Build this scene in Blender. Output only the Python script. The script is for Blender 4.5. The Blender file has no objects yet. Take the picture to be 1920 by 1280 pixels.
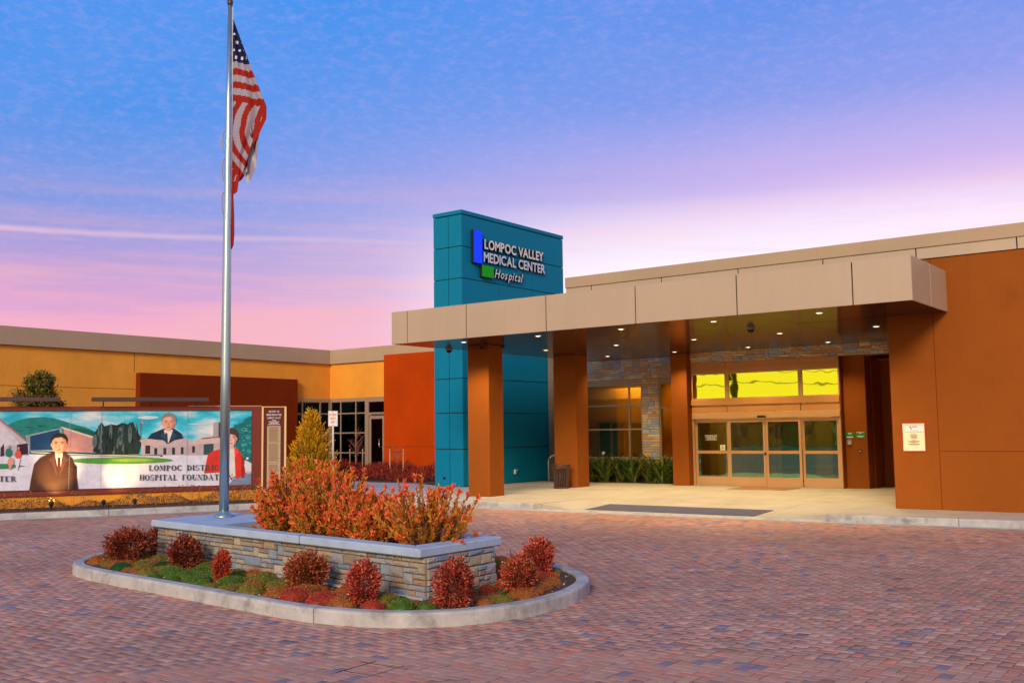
import bpy, bmesh, math, random
import numpy as np
from mathutils import Vector, Matrix
random.seed(7); rng = np.random.default_rng(7)
scn = bpy.context.scene
COL = scn.collection
PI = math.pi

# ------------------------------------------------------------------ camera
CAM = Vector((0, 0, 1.92))
Rv = Vector((0.8001, 0.5998, -0.0130)).normalized()
Fv = Vector((-0.5973, 0.7970, 0.0890)).normalized()
Uv = Rv.cross(Fv).normalized(); Rv = Fv.cross(Uv).normalized()
cd = bpy.data.cameras.new('camera'); co = bpy.data.objects.new('camera', cd); COL.objects.link(co)
cd.sensor_width = 36; cd.lens = 35.55; cd.clip_end = 2000; cd.clip_start = 0.1
co.matrix_world = Matrix(((Rv.x, Uv.x, -Fv.x, CAM.x), (Rv.y, Uv.y, -Fv.y, CAM.y), (Rv.z, Uv.z, -Fv.z, CAM.z), (0, 0, 0, 1)))
scn.camera = co
FPX = 1896.0
def pix(p):
    d = Vector(p) - CAM; w = d.dot(Fv)
    if w < 0.1: return (-9999, -9999)
    return (960 + FPX*d.dot(Rv)/w, 640 - FPX*d.dot(Uv)/w)

# ------------------------------------------------------------------ sky
scn.view_settings.view_transform = 'Standard'; scn.view_settings.look = 'None'
scn.view_settings.exposure = 0.0; scn.view_settings.gamma = 1.0
scn.render.engine = 'CYCLES'
try:
    scn.cycles.max_bounces = 8; scn.cycles.caustics_reflective = False; scn.cycles.caustics_refractive = False
except Exception: pass
wd = bpy.data.worlds.new('World'); scn.world = wd; wd.use_nodes = True
wn = wd.node_tree; wn.nodes.clear(); L = wn.links.new
def N(t, **k):
    n = wn.nodes.new(t)
    for a, b in k.items(): setattr(n, a, b)
    return n
def mth(op, a, b=None, clamp=False):
    n = N('ShaderNodeMath', operation=op); n.use_clamp = clamp
    for i, v in enumerate((a, b)):
        if v is None: continue
        if isinstance(v, (int, float)): n.inputs[i].default_value = v
        else: L(v, n.inputs[i])
    return n.outputs[0]
def wramp(fac, pts):
    n = N('ShaderNodeValToRGB'); cr = n.color_ramp
    while len(cr.elements) < len(pts): cr.elements.new(0.5)
    for e, (p, c) in zip(cr.elements, pts): e.position = p; e.color = (*c, 1)
    L(fac, n.inputs[0]); return n.outputs[0]
def wmix(f, a, b):
    n = N('ShaderNodeMix', data_type='RGBA'); n.clamp_factor = True
    if isinstance(f, (int, float)): n.inputs[0].default_value = f
    else: L(f, n.inputs[0])
    for i, v in ((6, a), (7, b)):
        if isinstance(v, tuple): n.inputs[i].default_value = (*v, 1)
        else: L(v, n.inputs[i])
    return n.outputs[2]
tc = N('ShaderNodeTexCoord'); sep = N('ShaderNodeSeparateXYZ'); L(tc.outputs['Generated'], sep.inputs[0])
X, Y, Z = sep.outputs
def dotdir(v):
    n = N('ShaderNodeVectorMath', operation='DOT_PRODUCT'); L(tc.outputs['Generated'], n.inputs[0]); n.inputs[1].default_value = v
    return n.outputs['Value']
elev = mth('MULTIPLY', mth('ARCSINE', Z), 180/PI/90.0)                 # 0..1 for 0..90 degrees
# left side of the dusk sky (pink horizon to strong blue) and the side of the afterglow
left = wramp(elev, [(0.0, (1.0, .46, .56)), (0.05, (1.05, .45, .60)), (0.075, (.92, .42, .64)), (0.10, (.55, .38, .74)), (0.13, (.25, .35, .82)), (0.19, (.08, .32, .90)), (0.27, (.03, .31, .95)), (0.45, (.08, .24, .66)), (1.0, (.16, .22, .42))])
rght = wramp(elev, [(0.0, (1.0, .84, .78)), (0.10, (1.0, .84, .98)), (0.125, (1.0, .74, 1.0)), (0.155, (.66, .50, .93)), (0.20, (.28, .36, .90)), (0.25, (.15, .31, .89)), (0.32, (.09, .27, .84)), (0.45, (.10, .24, .66)), (1.0, (.16, .22, .42))])
side = mth('SMOOTH_MIN', 1.0, 1.0)
mr = N('ShaderNodeMapRange'); mr.interpolation_type = 'SMOOTHSTEP'; L(dotdir((0.8, 0.6, 0)), mr.inputs[0]); mr.inputs[1].default_value = -0.42; mr.inputs[2].default_value = 0.42
base = wmix(mr.outputs[0], left, rght)
# streaky cloud: noise stretched along the horizon
mp = N('ShaderNodeMapping'); L(tc.outputs['Generated'], mp.inputs[0]); mp.inputs['Scale'].default_value = (1.1, 1.1, 15); mp.inputs['Rotation'].default_value = (0.02, -0.05, 0)
nz = N('ShaderNodeTexNoise'); nz.inputs['Scale'].default_value = 2.6; nz.inputs['Detail'].default_value = 7; nz.inputs['Roughness'].default_value = .62; L(mp.outputs[0], nz.inputs[0])
mp2 = N('ShaderNodeMapping'); L(tc.outputs['Generated'], mp2.inputs[0]); mp2.inputs['Scale'].default_value = (1, 1, 2.5)
nz2 = N('ShaderNodeTexNoise'); nz2.inputs['Scale'].default_value = 3.5; nz2.inputs['Detail'].default_value = 5; L(mp2.outputs[0], nz2.inputs[0])
lowm = N('ShaderNodeMapRange'); L(elev, lowm.inputs[0]); lowm.inputs[1].default_value = 0.17; lowm.inputs[2].default_value = 0.05
st = N('ShaderNodeMapRange'); L(nz.outputs[0], st.inputs[0]); st.inputs[1].default_value = .44; st.inputs[2].default_value = .64
c1 = wmix(mth('MULTIPLY', mth('MULTIPLY', st.outputs[0], lowm.outputs[0]), .9), base, (1.02, .50, .56))
st3 = N('ShaderNodeMapRange'); L(nz.outputs[0], st3.inputs[0]); st3.inputs[1].default_value = .47; st3.inputs[2].default_value = .33
c1 = wmix(mth('MULTIPLY', mth('MULTIPLY', st3.outputs[0], lowm.outputs[0]), .5), c1, (.52, .36, .74))
st2 = N('ShaderNodeMapRange'); L(nz2.outputs[0], st2.inputs[0]); st2.inputs[1].default_value = .42; st2.inputs[2].default_value = .75
c1 = wmix(mth('MULTIPLY', st2.outputs[0], .07), c1, (.88, .62, .97))
# fine mottling
nz3 = N('ShaderNodeTexNoise'); nz3.inputs['Scale'].default_value = 75; nz3.inputs['Detail'].default_value = 6; nz3.inputs['Roughness'].default_value = .7; L(mp2.outputs[0], nz3.inputs[0])
st4 = N('ShaderNodeMapRange'); L(nz3.outputs[0], st4.inputs[0]); st4.inputs[1].default_value = .47; st4.inputs[2].default_value = .68
c1 = wmix(mth('MULTIPLY', st4.outputs[0], .15), c1, (.72, .52, .92))
# afterglow low over the roof on the right
gl = N('ShaderNodeMapRange'); gl.interpolation_type = 'SMOOTHSTEP'; L(dotdir(Vector((-0.33, 0.93, 0.11)).normalized()), gl.inputs[0]); gl.inputs[1].default_value = .90; gl.inputs[2].default_value = .99
gle = N('ShaderNodeMapRange'); L(elev, gle.inputs[0]); gle.inputs[1].default_value = .145; gle.inputs[2].default_value = .095
c1 = wmix(mth('MULTIPLY', mth('MULTIPLY', gl.outputs[0], gle.outputs[0]), .85), c1, (1.18, 1.08, 1.18))
# long contrail
def contrail(nrm, off, wid, a0, a1, amt, col, c):
    dd = dotdir(nrm); wob = mth('MULTIPLY', mth('SUBTRACT', nz2.outputs[0], .5), .016)
    dist = mth('ABSOLUTE', mth('SUBTRACT', mth('ADD', dd, wob), off))
    m1 = N('ShaderNodeMapRange'); m1.interpolation_type = 'SMOOTHSTEP'; L(dist, m1.inputs[0]); m1.inputs[1].default_value = wid; m1.inputs[2].default_value = 0.0
    m2 = N('ShaderNodeMapRange'); L(dotdir((0.8, 0.6, 0)), m2.inputs[0]); m2.inputs[1].default_value = a0; m2.inputs[2].default_value = a1
    return wmix(mth('MULTIPLY', mth('MULTIPLY', m1.outputs[0], m2.outputs[0]), amt), c, col)
A = Vector((-0.883, 0.431, 0.185)).normalized(); B_ = Vector((-0.649, 0.738, 0.186)).normalized()
nn = A.cross(B_).normalized()
c1 = contrail(nn, 0.001, .0045, .15, -.45, .62, (.95, .62, .74), c1)
c1 = contrail(nn, -0.006, .0035, .02, .22, .6, (1.0, .84, .98), c1)
# the sky behind the camera: the same low warm light that the entrance glass mirrors
bk = N('ShaderNodeMapRange'); bk.interpolation_type = 'SMOOTHSTEP'; L(dotdir((0.25, -0.968, 0)), bk.inputs[0]); bk.inputs[1].default_value = -.15; bk.inputs[2].default_value = .75
bke = N('ShaderNodeMapRange'); bke.interpolation_type = 'SMOOTHSTEP'; L(elev, bke.inputs[0]); bke.inputs[1].default_value = .55; bke.inputs[2].default_value = .08
c1 = wmix(mth('MULTIPLY', bk.outputs[0], bke.outputs[0]), c1, (1.15, .96, .66))
# below the horizon
gd = N('ShaderNodeMapRange'); L(Z, gd.inputs[0]); gd.inputs[1].default_value = 0.0; gd.inputs[2].default_value = -.03
c1 = wmix(gd.outputs[0], c1, (.20, .13, .13))
bg = N('ShaderNodeBackground'); L(c1, bg.inputs[0]); bg.inputs[1].default_value = 0.92
sk = N('ShaderNodeTexSky'); sk.sky_type = 'NISHITA'; sk.sun_disc = False; sk.sun_elevation = math.radians(16); sk.sun_rotation = math.radians(172)
bg2 = N('ShaderNodeBackground'); L(sk.outputs[0], bg2.inputs[0]); bg2.inputs[1].default_value = 0.004
ad = N('ShaderNodeAddShader'); L(bg.outputs[0], ad.inputs[0]); L(bg2.outputs[0], ad.inputs[1])
wo = N('ShaderNodeOutputWorld'); L(ad.outputs[0], wo.inputs[0])
# soft low sun from behind the camera (faces the entrance fronts)
sd = bpy.data.lights.new('sun', 'SUN'); sd.energy = 2.7; sd.angle = math.radians(15); sd.color = (1.0, .80, .58)
so = bpy.data.objects.new('sun', sd); COL.objects.link(so)
sdir = Vector((0.34, -0.86, 0.38)).normalized()
so.rotation_euler = sdir.to_track_quat('Z', 'Y').to_euler()

# ------------------------------------------------------------------ materials
def mat(name, col, rough=.7, metal=0.0, spec=.4, var=.12, vscale=1.2, bump=0.0, bscale=60, dirt=None, attr=False, objrand=None, streak=0.0, emit=None, coat=0.0):
    m = bpy.data.materials.new(name); m.use_nodes = True; nt = m.node_tree; p = nt.nodes['Principled BSDF']
    p.inputs['Roughness'].default_value = rough; p.inputs['Metallic'].default_value = metal; p.inputs['Specular IOR Level'].default_value = spec
    p.inputs['Coat Weight'].default_value = coat
    t = nt.nodes.new('ShaderNodeTexCoord')
    if attr:
        a = nt.nodes.new('ShaderNodeAttribute'); a.attribute_name = 'tint'; src = a.outputs['Color']
    elif objrand:
        oi = nt.nodes.new('ShaderNodeObjectInfo'); r = nt.nodes.new('ShaderNodeValToRGB'); cr = r.color_ramp; cr.interpolation = 'CONSTANT'
        while len(cr.elements) < len(objrand): cr.elements.new(.5)
        for i, (e, c) in enumerate(zip(cr.elements, objrand)): e.position = i/len(objrand); e.color = (*c, 1)
        nt.links.new(oi.outputs['Random'], r.inputs[0]); src = r.outputs[0]
    else:
        r = nt.nodes.new('ShaderNodeRGB'); r.outputs[0].default_value = (*col, 1); src = r.outputs[0]
    def mult(src, fac_out, lo, hi):
        mr = nt.nodes.new('ShaderNodeMapRange'); nt.links.new(fac_out, mr.inputs[0]); mr.inputs[1].default_value = .3; mr.inputs[2].default_value = .7
        mr.inputs[3].default_value = lo; mr.inputs[4].default_value = hi
        v = nt.nodes.new('ShaderNodeVectorMath'); v.operation = 'SCALE'; nt.links.new(src, v.inputs[0]); nt.links.new(mr.outputs[0], v.inputs['Scale'])
        return v.outputs[0]
    if var > 0:
        n1 = nt.nodes.new('ShaderNodeTexNoise'); n1.inputs['Scale'].default_value = vscale; n1.inputs['Detail'].default_value = 8; n1.inputs['Roughness'].default_value = .65
        nt.links.new(t.outputs['Object'], n1.inputs[0]); src = mult(src, n1.outputs[0], 1-var, 1+var)
    if streak > 0:
        mp = nt.nodes.new('ShaderNodeMapping'); mp.inputs['Scale'].default_value = (5, 5, .35); nt.links.new(t.outputs['Object'], mp.inputs[0])
        n3 = nt.nodes.new('ShaderNodeTexNoise'); n3.inputs['Scale'].default_value = 1.5; n3.inputs['Detail'].default_value = 6; nt.links.new(mp.outputs[0], n3.inputs[0])
        src = mult(src, n3.outputs[0], 1-streak, 1+streak*.6)
    if dirt:
        n4 = nt.nodes.new('ShaderNodeTexNoise'); n4.inputs['Scale'].default_value = dirt[1]; n4.inputs['Detail'].default_value = 9; n4.inputs['Roughness'].default_value = .7
        nt.links.new(t.outputs['Object'], n4.inputs[0])
        mr = nt.nodes.new('ShaderNodeMapRange'); nt.links.new(n4.outputs[0], mr.inputs[0]); mr.inputs[1].default_value = .5; mr.inputs[2].default_value = .72; mr.inputs[4].default_value = dirt[2]
        mx = nt.nodes.new('ShaderNodeMix'); mx.data_type = 'RGBA'; nt.links.new(mr.outputs[0], mx.inputs[0]); nt.links.new(src, mx.inputs[6]); mx.inputs[7].default_value = (*dirt[0], 1); src = mx.outputs[2]
    nt.links.new(src, p.inputs['Base Color'])
    if bump > 0:
        n2 = nt.nodes.new('ShaderNodeTexNoise'); n2.inputs['Scale'].default_value = bscale; n2.inputs['Detail'].default_value = 5; nt.links.new(t.outputs['Object'], n2.inputs[0])
        b = nt.nodes.new('ShaderNodeBump'); b.inputs['Strength'].default_value = bump; b.inputs['Distance'].default_value = .01
        nt.links.new(n2.outputs[0], b.inputs['Height']); nt.links.new(b.outputs[0], p.inputs['Normal'])
    if emit:
        p.inputs['Emission Color'].default_value = (*emit[0], 1); p.inputs['Emission Strength'].default_value = emit[1]
    return m
def glass(name, gloss, trans, fac, rough=.01, wav=.0):
    m = bpy.data.materials.new(name); m.use_nodes = True; nt = m.node_tree; nt.nodes.clear()
    g = nt.nodes.new('ShaderNodeBsdfGlossy'); g.inputs['Color'].default_value = (*gloss, 1); g.inputs['Roughness'].default_value = rough
    tr = nt.nodes.new('ShaderNodeBsdfTransparent'); tr.inputs['Color'].default_value = (*trans, 1)
    mx = nt.nodes.new('ShaderNodeMixShader'); o = nt.nodes.new('ShaderNodeOutputMaterial')
    lw = nt.nodes.new('ShaderNodeFresnel'); lw.inputs[0].default_value = 1.5
    ma = nt.nodes.new('ShaderNodeMath'); ma.operation = 'ADD'; ma.use_clamp = True; nt.links.new(lw.outputs[0], ma.inputs[0]); ma.inputs[1].default_value = fac
    nt.links.new(ma.outputs[0], mx.inputs[0]); nt.links.new(tr.outputs[0], mx.inputs[1]); nt.links.new(g.outputs[0], mx.inputs[2]); nt.links.new(mx.outputs[0], o.inputs[0])
    if wav:
        t = nt.nodes.new('ShaderNodeTexCoord'); n2 = nt.nodes.new('ShaderNodeTexNoise'); n2.inputs['Scale'].default_value = 1.6; n2.inputs['Detail'].default_value = 1
        nt.links.new(t.outputs['Object'], n2.inputs[0]); b = nt.nodes.new('ShaderNodeBump'); b.inputs['Strength'].default_value = wav; b.inputs['Distance'].default_value = .05
        nt.links.new(n2.outputs[0], b.inputs['Height']); nt.links.new(b.outputs[0], g.inputs['Normal'])
    return m
M = {}
M['stucco_orange'] = mat('stucco orange', (.30, .083, .012), .9, spec=.08, var=.15, vscale=.45, dirt=((.19, .050, .010), .9, .5), bump=.35, bscale=140, streak=.018)
M['stucco_red'] = mat('stucco red', (.50, .055, .002), .9, spec=.08, var=.12, vscale=.5, dirt=((.36, .04, .004), .9, .4), bump=.35, bscale=140, streak=.018)
M['stucco_brown'] = mat('stucco brown', (.20, .028, .003), .9, spec=.08, var=.10, vscale=.8, bump=.3, bscale=140)
M['stucco_ochre'] = mat('stucco ochre', (.86, .36, .045), .9, spec=.15, var=.10, vscale=.5, dirt=((.60, .25, .04), .8, .35), bump=.3, bscale=140, streak=.018)
M['trim_tan'] = mat('painted tan trim', (.46, .33, .215), .7, spec=.25, var=.06, vscale=.6, streak=.015)
M['panel_beige'] = mat('beige metal panel', (.50, .38, .275), .42, metal=.15, var=.04, vscale=.5, streak=.02)
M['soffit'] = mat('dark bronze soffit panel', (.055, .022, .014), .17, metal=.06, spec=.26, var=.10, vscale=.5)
M['blue'] = mat('teal metal panel', (.002, .195, .34), .6, metal=0, spec=.12, var=.06, vscale=.5, streak=.03)
M['joint'] = mat('dark joint', (.012, .012, .014), .9, var=0)
M['frame'] = mat('bronze window frame', (.44, .32, .23), .45, metal=.3, var=.05)
M['frame_warm'] = mat('copper coloured door frame', (.62, .36, .17), .42, metal=.3, var=.05, vscale=2)
M['header'] = mat('copper header panel', (.60, .28, .09), .40, metal=.3, var=.06, vscale=1.5)
M['concrete'] = mat('concrete', (.42, .41, .42), .85, var=.12, vscale=2.5, bump=.25, bscale=90, dirt=((.20, .18, .17), 3.0, .5))
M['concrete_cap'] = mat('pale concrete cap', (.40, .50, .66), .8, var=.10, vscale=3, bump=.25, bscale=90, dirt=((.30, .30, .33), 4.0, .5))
M['kerb'] = mat('kerb concrete', (.46, .45, .44), .85, var=.22, vscale=3, bump=.3, bscale=70, dirt=((.14, .13, .12), 2.6, .85))
M['walk'] = mat('walkway concrete', (.47, .42, .34), .8, var=.10, vscale=.9, bump=.2, bscale=90, dirt=((.30, .25, .18), 1.2, .6), objrand=None)
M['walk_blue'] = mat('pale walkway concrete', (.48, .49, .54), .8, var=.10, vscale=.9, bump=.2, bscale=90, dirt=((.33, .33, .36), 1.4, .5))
M['mulch'] = mat('mulch soil', (.085, .045, .028), .95, var=.45, vscale=22, bump=1.0, bscale=55)
M['grass_far'] = mat('far lawn', (.05, .11, .03), .95, var=.3, vscale=2)
M['asphalt'] = mat('ground', (.16, .11, .10), .9, var=.2, vscale=3, bump=.2)
M['pole'] = mat('brushed aluminium', (.40, .52, .57), .32, metal=.85, var=.04)
M['grey_paint'] = mat('grey paint', (.30, .29, .30), .5, var=.06)
M['black'] = mat('black', (.012, .012, .012), .5, var=0)
M['white'] = mat('white paint', (.80, .80, .78), .5, var=.04)
M['letter_face'] = mat('white acrylic letter', (.78, .76, .72), .4, var=.03)
M['letter_face2'] = mat('pale letter face', (.62, .68, .78), .4, var=.03)
M['letter_side'] = mat('letter return', (.015, .015, .02), .4, var=0)
M['sign_blue'] = mat('blue sign box', (.004, .035, .85), .35, var=.03, spec=.1, emit=((.0, .05, 1.0), .55))
M['sign_green'] = mat('green sign box', (.004, .22, .008), .35, var=.03, spec=.1, emit=((.0, .35, .0), .3))
M['mural_frame'] = mat('maroon mural frame', (.20, .035, .020), .45, var=.06)
M['gold'] = mat('gold edging', (.95, .66, .30), .4, metal=.2, var=.03)
M['plaque_dark'] = mat('dark plaque', (.13, .018, .010), .4, var=.05)
M['plaque_tan'] = mat('tan plaque', (.52, .42, .26), .5, var=.05)
M['bark'] = mat('bark', (.16, .09, .055), .9, var=.25, vscale=15)
M['bark_pale'] = mat('pale stake wood', (.50, .36, .22), .8, var=.15, vscale=12)
M['twig_red'] = mat('red twigs', (.34, .13, .09), .8, var=.2, vscale=12)
M['leaf'] = mat('leaves', (1, 1, 1), .55, var=.18, vscale=9, attr=True, spec=.3)
M['flower'] = mat('petals', (1, 1, 1), .5, var=.08, vscale=9, attr=True, spec=.3)
M['flag'] = mat('flag cloth', (1, 1, 1), .75, var=.05, attr=True, spec=.15)
M['trash'] = mat('brown slatted steel', (.10, .052, .038), .4, metal=.4, var=.1)
M['steel'] = mat('galvanised steel', (.55, .58, .60), .3, metal=.85, var=.05)
M['mat_dark'] = mat('dark blue ramp mat', (.085, .085, .135), .8, var=.12, vscale=3, bump=.5, bscale=40)
M['door_mat'] = mat('entrance mat', (.36, .17, .07), .9, var=.12, vscale=6, bump=.5, bscale=80)
M['green_sign'] = mat('green sign', (.006, .26, .045), .4, var=.04)
M['paper'] = mat('cream notice', (.86, .80, .52), .5, var=.04)
M['red_print'] = mat('red print', (.65, .05, .03), .5, var=0)
M['ink'] = mat('dark ink', (.035, .05, .045), .5, var=0)
M['interior_wall'] = mat('interior ochre wall', (.75, .40, .08), .8, var=.05)
M['interior_floor'] = mat('interior floor', (.22, .16, .09), .3, var=.1)
M['interior_dark'] = mat('interior dark door', (.03, .045, .03), .3, var=.1)
M['interior_teal'] = mat('interior teal', (.03, .20, .20), .4, var=.1)
M['clerestory_glass'] = glass('yellow mirrored glass', (.93, .96, .03), (.25, .25, .05), .85, .015, .03)
M['door_glass'] = glass('green tinted door glass', (.34, .72, .52), (.55, .60, .30), .40, .012, .035)
M['window_glass'] = glass('clear tinted glass', (.60, .55, .30), (.75, .68, .42), .10)
M['dark_glass'] = glass('dark window glass', (.16, .20, .22), (.10, .12, .10), .25, .02, .05)
M['lamp'] = mat('lit lamp disc', (1, .9, .7), .5, var=0, emit=((1.0, .84, .58), 6))
M['panel_light'] = mat('interior light panel', (1, .9, .7), .5, var=0, emit=((1.0, .72, .25), 22))
STONE_COLS = [(.40, .30, .22), (.46, .38, .28), (.33, .29, .26), (.28, .32, .38), (.44, .27, .18), (.50, .44, .35), (.36, .35, .37), (.30, .24, .19), (.42, .34, .24), (.24, .30, .40)]
STONE_WARM = [(.46, .30, .18), (.52, .38, .22), (.28, .34, .42), (.42, .25, .15), (.50, .42, .30), (.24, .32, .44), (.38, .26, .18), (.45, .36, .26), (.34, .34, .36)]
STONE_WARM = [(a*1.6, b*1.62, c*1.65) for a, b, c in STONE_WARM]
M['stone'] = mat('ledge stone', (1, 1, 1), .85, var=.22, vscale=7, bump=.7, bscale=30, objrand=STONE_COLS)
M['stone_warm'] = mat('warm ledge stone', (1, 1, 1), .85, var=.20, vscale=7, bump=.7, bscale=30, objrand=STONE_WARM)
M['mortar'] = mat('mortar', (.17, .13, .10), .95, var=.2, vscale=8)
PAVER_COLS = [(.42, .215, .175), (.47, .25, .205), (.38, .175, .145), (.50, .19, .14), (.43, .245, .205), (.35, .20, .17), (.49, .27, .22), (.52, .17, .12), (.40, .225, .19), (.45, .25, .20), (.45, .19, .15), (.39, .235, .20), (.50, .26, .20), (.36, .20, .17), (.44, .22, .18), (.40, .20, .165), (.13, .14, .235)]
PAVER_COLS = [(a*1.12+.02, b*1.10+.02, c*.96+.015) for a, b, c in PAVER_COLS]
_pm = [sum(c[k] for c in PAVER_COLS[:-1])/(len(PAVER_COLS)-1) for k in range(3)]
PAVER_COLS = [tuple(c[k]*.72+_pm[k]*.28 for k in range(3)) for c in PAVER_COLS]
M['paver'] = mat('brick paver', (1, 1, 1), .75, var=.16, vscale=5, dirt=((.24, .16, .13), .35, .45), bump=.35, bscale=60, objrand=PAVER_COLS)
M['paver_field'] = mat('brick paver field', (1, 1, 1), .75, var=.16, vscale=5, dirt=((.24, .16, .13), .35, .45), bump=.35, bscale=60, attr=True)
M['paver_joint'] = mat('sanded joints', (.32, .215, .18), .95, var=.2, vscale=10)

# ------------------------------------------------------------------ mesh helpers
class MB:
    """collects shapes into one mesh"""
    def __init__(s): s.v = []; s.f = []; s.mi = []; s.c = []
    def add(s, vs, fs, mi=0, col=None):
        o = len(s.v); s.v += [tuple(v) for v in vs]; s.f += [tuple(i+o for i in f) for f in fs]; s.mi += [mi]*len(fs); s.c += [col]*len(fs); return s
    def box(s, x0, x1, y0, y1, z0, z1, mi=0):
        return s.add([(x0,y0,z0),(x1,y0,z0),(x1,y1,z0),(x0,y1,z0),(x0,y0,z1),(x1,y0,z1),(x1,y1,z1),(x0,y1,z1)], [(0,3,2,1),(4,5,6,7),(0,1,5,4),(1,2,6,5),(2,3,7,6),(3,0,4,7)], mi)
    def prism(s, pts, z0, z1, mi=0):
        n = len(pts)
        return s.add([(p[0],p[1],z0) for p in pts]+[(p[0],p[1],z1) for p in pts], [tuple(range(n))[::-1], tuple(range(n, 2*n))]+[(i,(i+1)%n,n+(i+1)%n,n+i) for i in range(n)], mi)
    def tube(s, pts, r, seg=8, mi=0, cap=True):
        pts = [Vector(p) for p in pts]; rs = r if isinstance(r, (list, tuple)) else [r]*len(pts); vs = []; fs = []
        ref = Vector((0.13, .21, 1)).normalized()
        for i, p in enumerate(pts):
            t = (pts[min(i+1, len(pts)-1)] - pts[max(i-1, 0)]).normalized()
            a = t.cross(ref if abs(t.dot(ref)) < .95 else Vector((1, 0, 0))).normalized(); b = t.cross(a)
            for k in range(seg):
                an = 2*PI*k/seg; vs.append(p + (a*math.cos(an)+b*math.sin(an))*rs[i])
        for i in range(len(pts)-1):
            for k in range(seg):
                fs.append((i*seg+k, i*seg+(k+1)%seg, (i+1)*seg+(k+1)%seg, (i+1)*seg+k))
        if cap: fs.append(tuple(range(seg))[::-1]); fs.append(tuple(range((len(pts)-1)*seg, len(pts)*seg)))
        return s.add(vs, fs, mi)
    def lathe(s, prof, c=(0,0,0), seg=24, mi=0):
        vs = []; fs = []
        for r, z in prof:
            for k in range(seg): vs.append((c[0]+r*math.cos(2*PI*k/seg), c[1]+r*math.sin(2*PI*k/seg), c[2]+z))
        for i in range(len(prof)-1):
            for k in range(seg): fs.append((i*seg+k, i*seg+(k+1)%seg, (i+1)*seg+(k+1)%seg, (i+1)*seg+k))
        fs.append(tuple(range(seg))[::-1]); fs.append(tuple(range((len(prof)-1)*seg, len(prof)*seg)))
        return s.add(vs, fs, mi)
    def mesh(s, name, mats, bevel=0, smooth=False):
        me = bpy.data.meshes.new(name); me.from_pydata(s.v, [], s.f)
        for m in (mats if isinstance(mats, (list, tuple)) else [mats]): me.materials.append(m)
        me.polygons.foreach_set('material_index', s.mi)
        if any(c is not None for c in s.c):
            a = me.attributes.new('tint', 'FLOAT_COLOR', 'FACE'); a.data.foreach_set('color', [x for c in s.c for x in (*(c or (1,1,1)), 1)])
        if bevel > 0:
            bm = bmesh.new(); bm.from_mesh(me); bmesh.ops.bevel(bm, geom=bm.edges[:], offset=bevel, segments=1, affect='EDGES', clamp_overlap=True); bm.to_mesh(me); bm.free()
        if smooth: me.polygons.foreach_set('use_smooth', [True]*len(me.polygons))
        me.update(); return me
def npmesh(name, V, F, mat_, col=None, smooth=False):
    me = bpy.data.meshes.new(name); V = np.asarray(V, np.float32).reshape(-1, 3); F = np.asarray(F, np.int32); k = F.shape[1]
    me.vertices.add(len(V)); me.vertices.foreach_set('co', V.ravel()); me.loops.add(F.size); me.loops.foreach_set('vertex_index', F.ravel())
    me.polygons.add(len(F)); me.polygons.foreach_set('loop_start', np.arange(0, F.size, k, dtype=np.int32))
    me.update(calc_edges=True); me.materials.append(mat_)
    if col is not None:
        a = me.attributes.new('tint', 'FLOAT_COLOR', 'FACE'); c = np.ones((len(F), 4), np.float32); c[:, :3] = col; a.data.foreach_set('color', c.ravel())
    if smooth: me.polygons.foreach_set('use_smooth', [True]*len(F))
    return me
def link(name, me, parent=None, loc=None, rot=None, scale=None, label=None, kind=None):
    o = bpy.data.objects.new(name, me); COL.objects.link(o)
    if loc is not None: o.location = loc
    if rot is not None: o.rotation_euler = rot
    if scale is not None: o.scale = scale
    if parent is not None: o.parent = parent
    if label: o['label'] = label
    if kind: o['kind'] = kind
    return o
def thing(name, label, cat, loc=(0,0,0), rz=0, group=None):
    o = bpy.data.objects.new(name, None); COL.objects.link(o); o.location = loc; o.rotation_euler = (0,0,rz); o.empty_display_size = .2
    return tag(o, label, cat, group)
def tag(o, label, cat, group=None):
    o['label'] = label; o['category'] = cat
    if group: o['group'] = group
    return o
def part(name, mb, m, parent, bevel=0, smooth=False, **k): return link(name, mb.mesh(name, m, bevel, smooth), parent, **k)
def bx(name, b, m, parent, bevel=0.006, **k): return part(name, MB().box(*b), m, parent, bevel, **k)
def copy_tree(o, parent=None):
    c = o.copy(); COL.objects.link(c)
    if parent is not None: c.parent = parent
    for ch in list(o.children): copy_tree(ch, c)
    return c
_cc = {}
def char_mesh(ch, ext, shear=0, bold=0):
    k = (ch, ext, shear, bold)
    if k in _cc: return _cc[k]
    cu = bpy.data.curves.new('glyph', 'FONT'); cu.body = ch; cu.size = 1; cu.extrude = ext; cu.shear = shear; cu.offset = bold; cu.resolution_u = 3
    o = bpy.data.objects.new('glyph', cu); COL.objects.link(o); me = bpy.data.meshes.new_from_object(o); COL.objects.unlink(o); bpy.data.objects.remove(o)
    xs = [v.co.x for v in me.vertices] or [0, .3]; _cc[k] = (me, min(xs), max(xs)); return _cc[k]
def text_layout(s, ext, gap=.07, space=.32, **k):
    x = 0; out = []; prev = ''
    for ch in s:
        if prev+ch in ('VA', 'AV', 'LY', 'EY'): x -= .12
        prev = ch
        if ch == ' ': x += space; continue
        me, a, b = char_mesh(ch, ext, **k); out.append((me, x-a)); x += b-a+gap
    return out, x-gap
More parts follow.
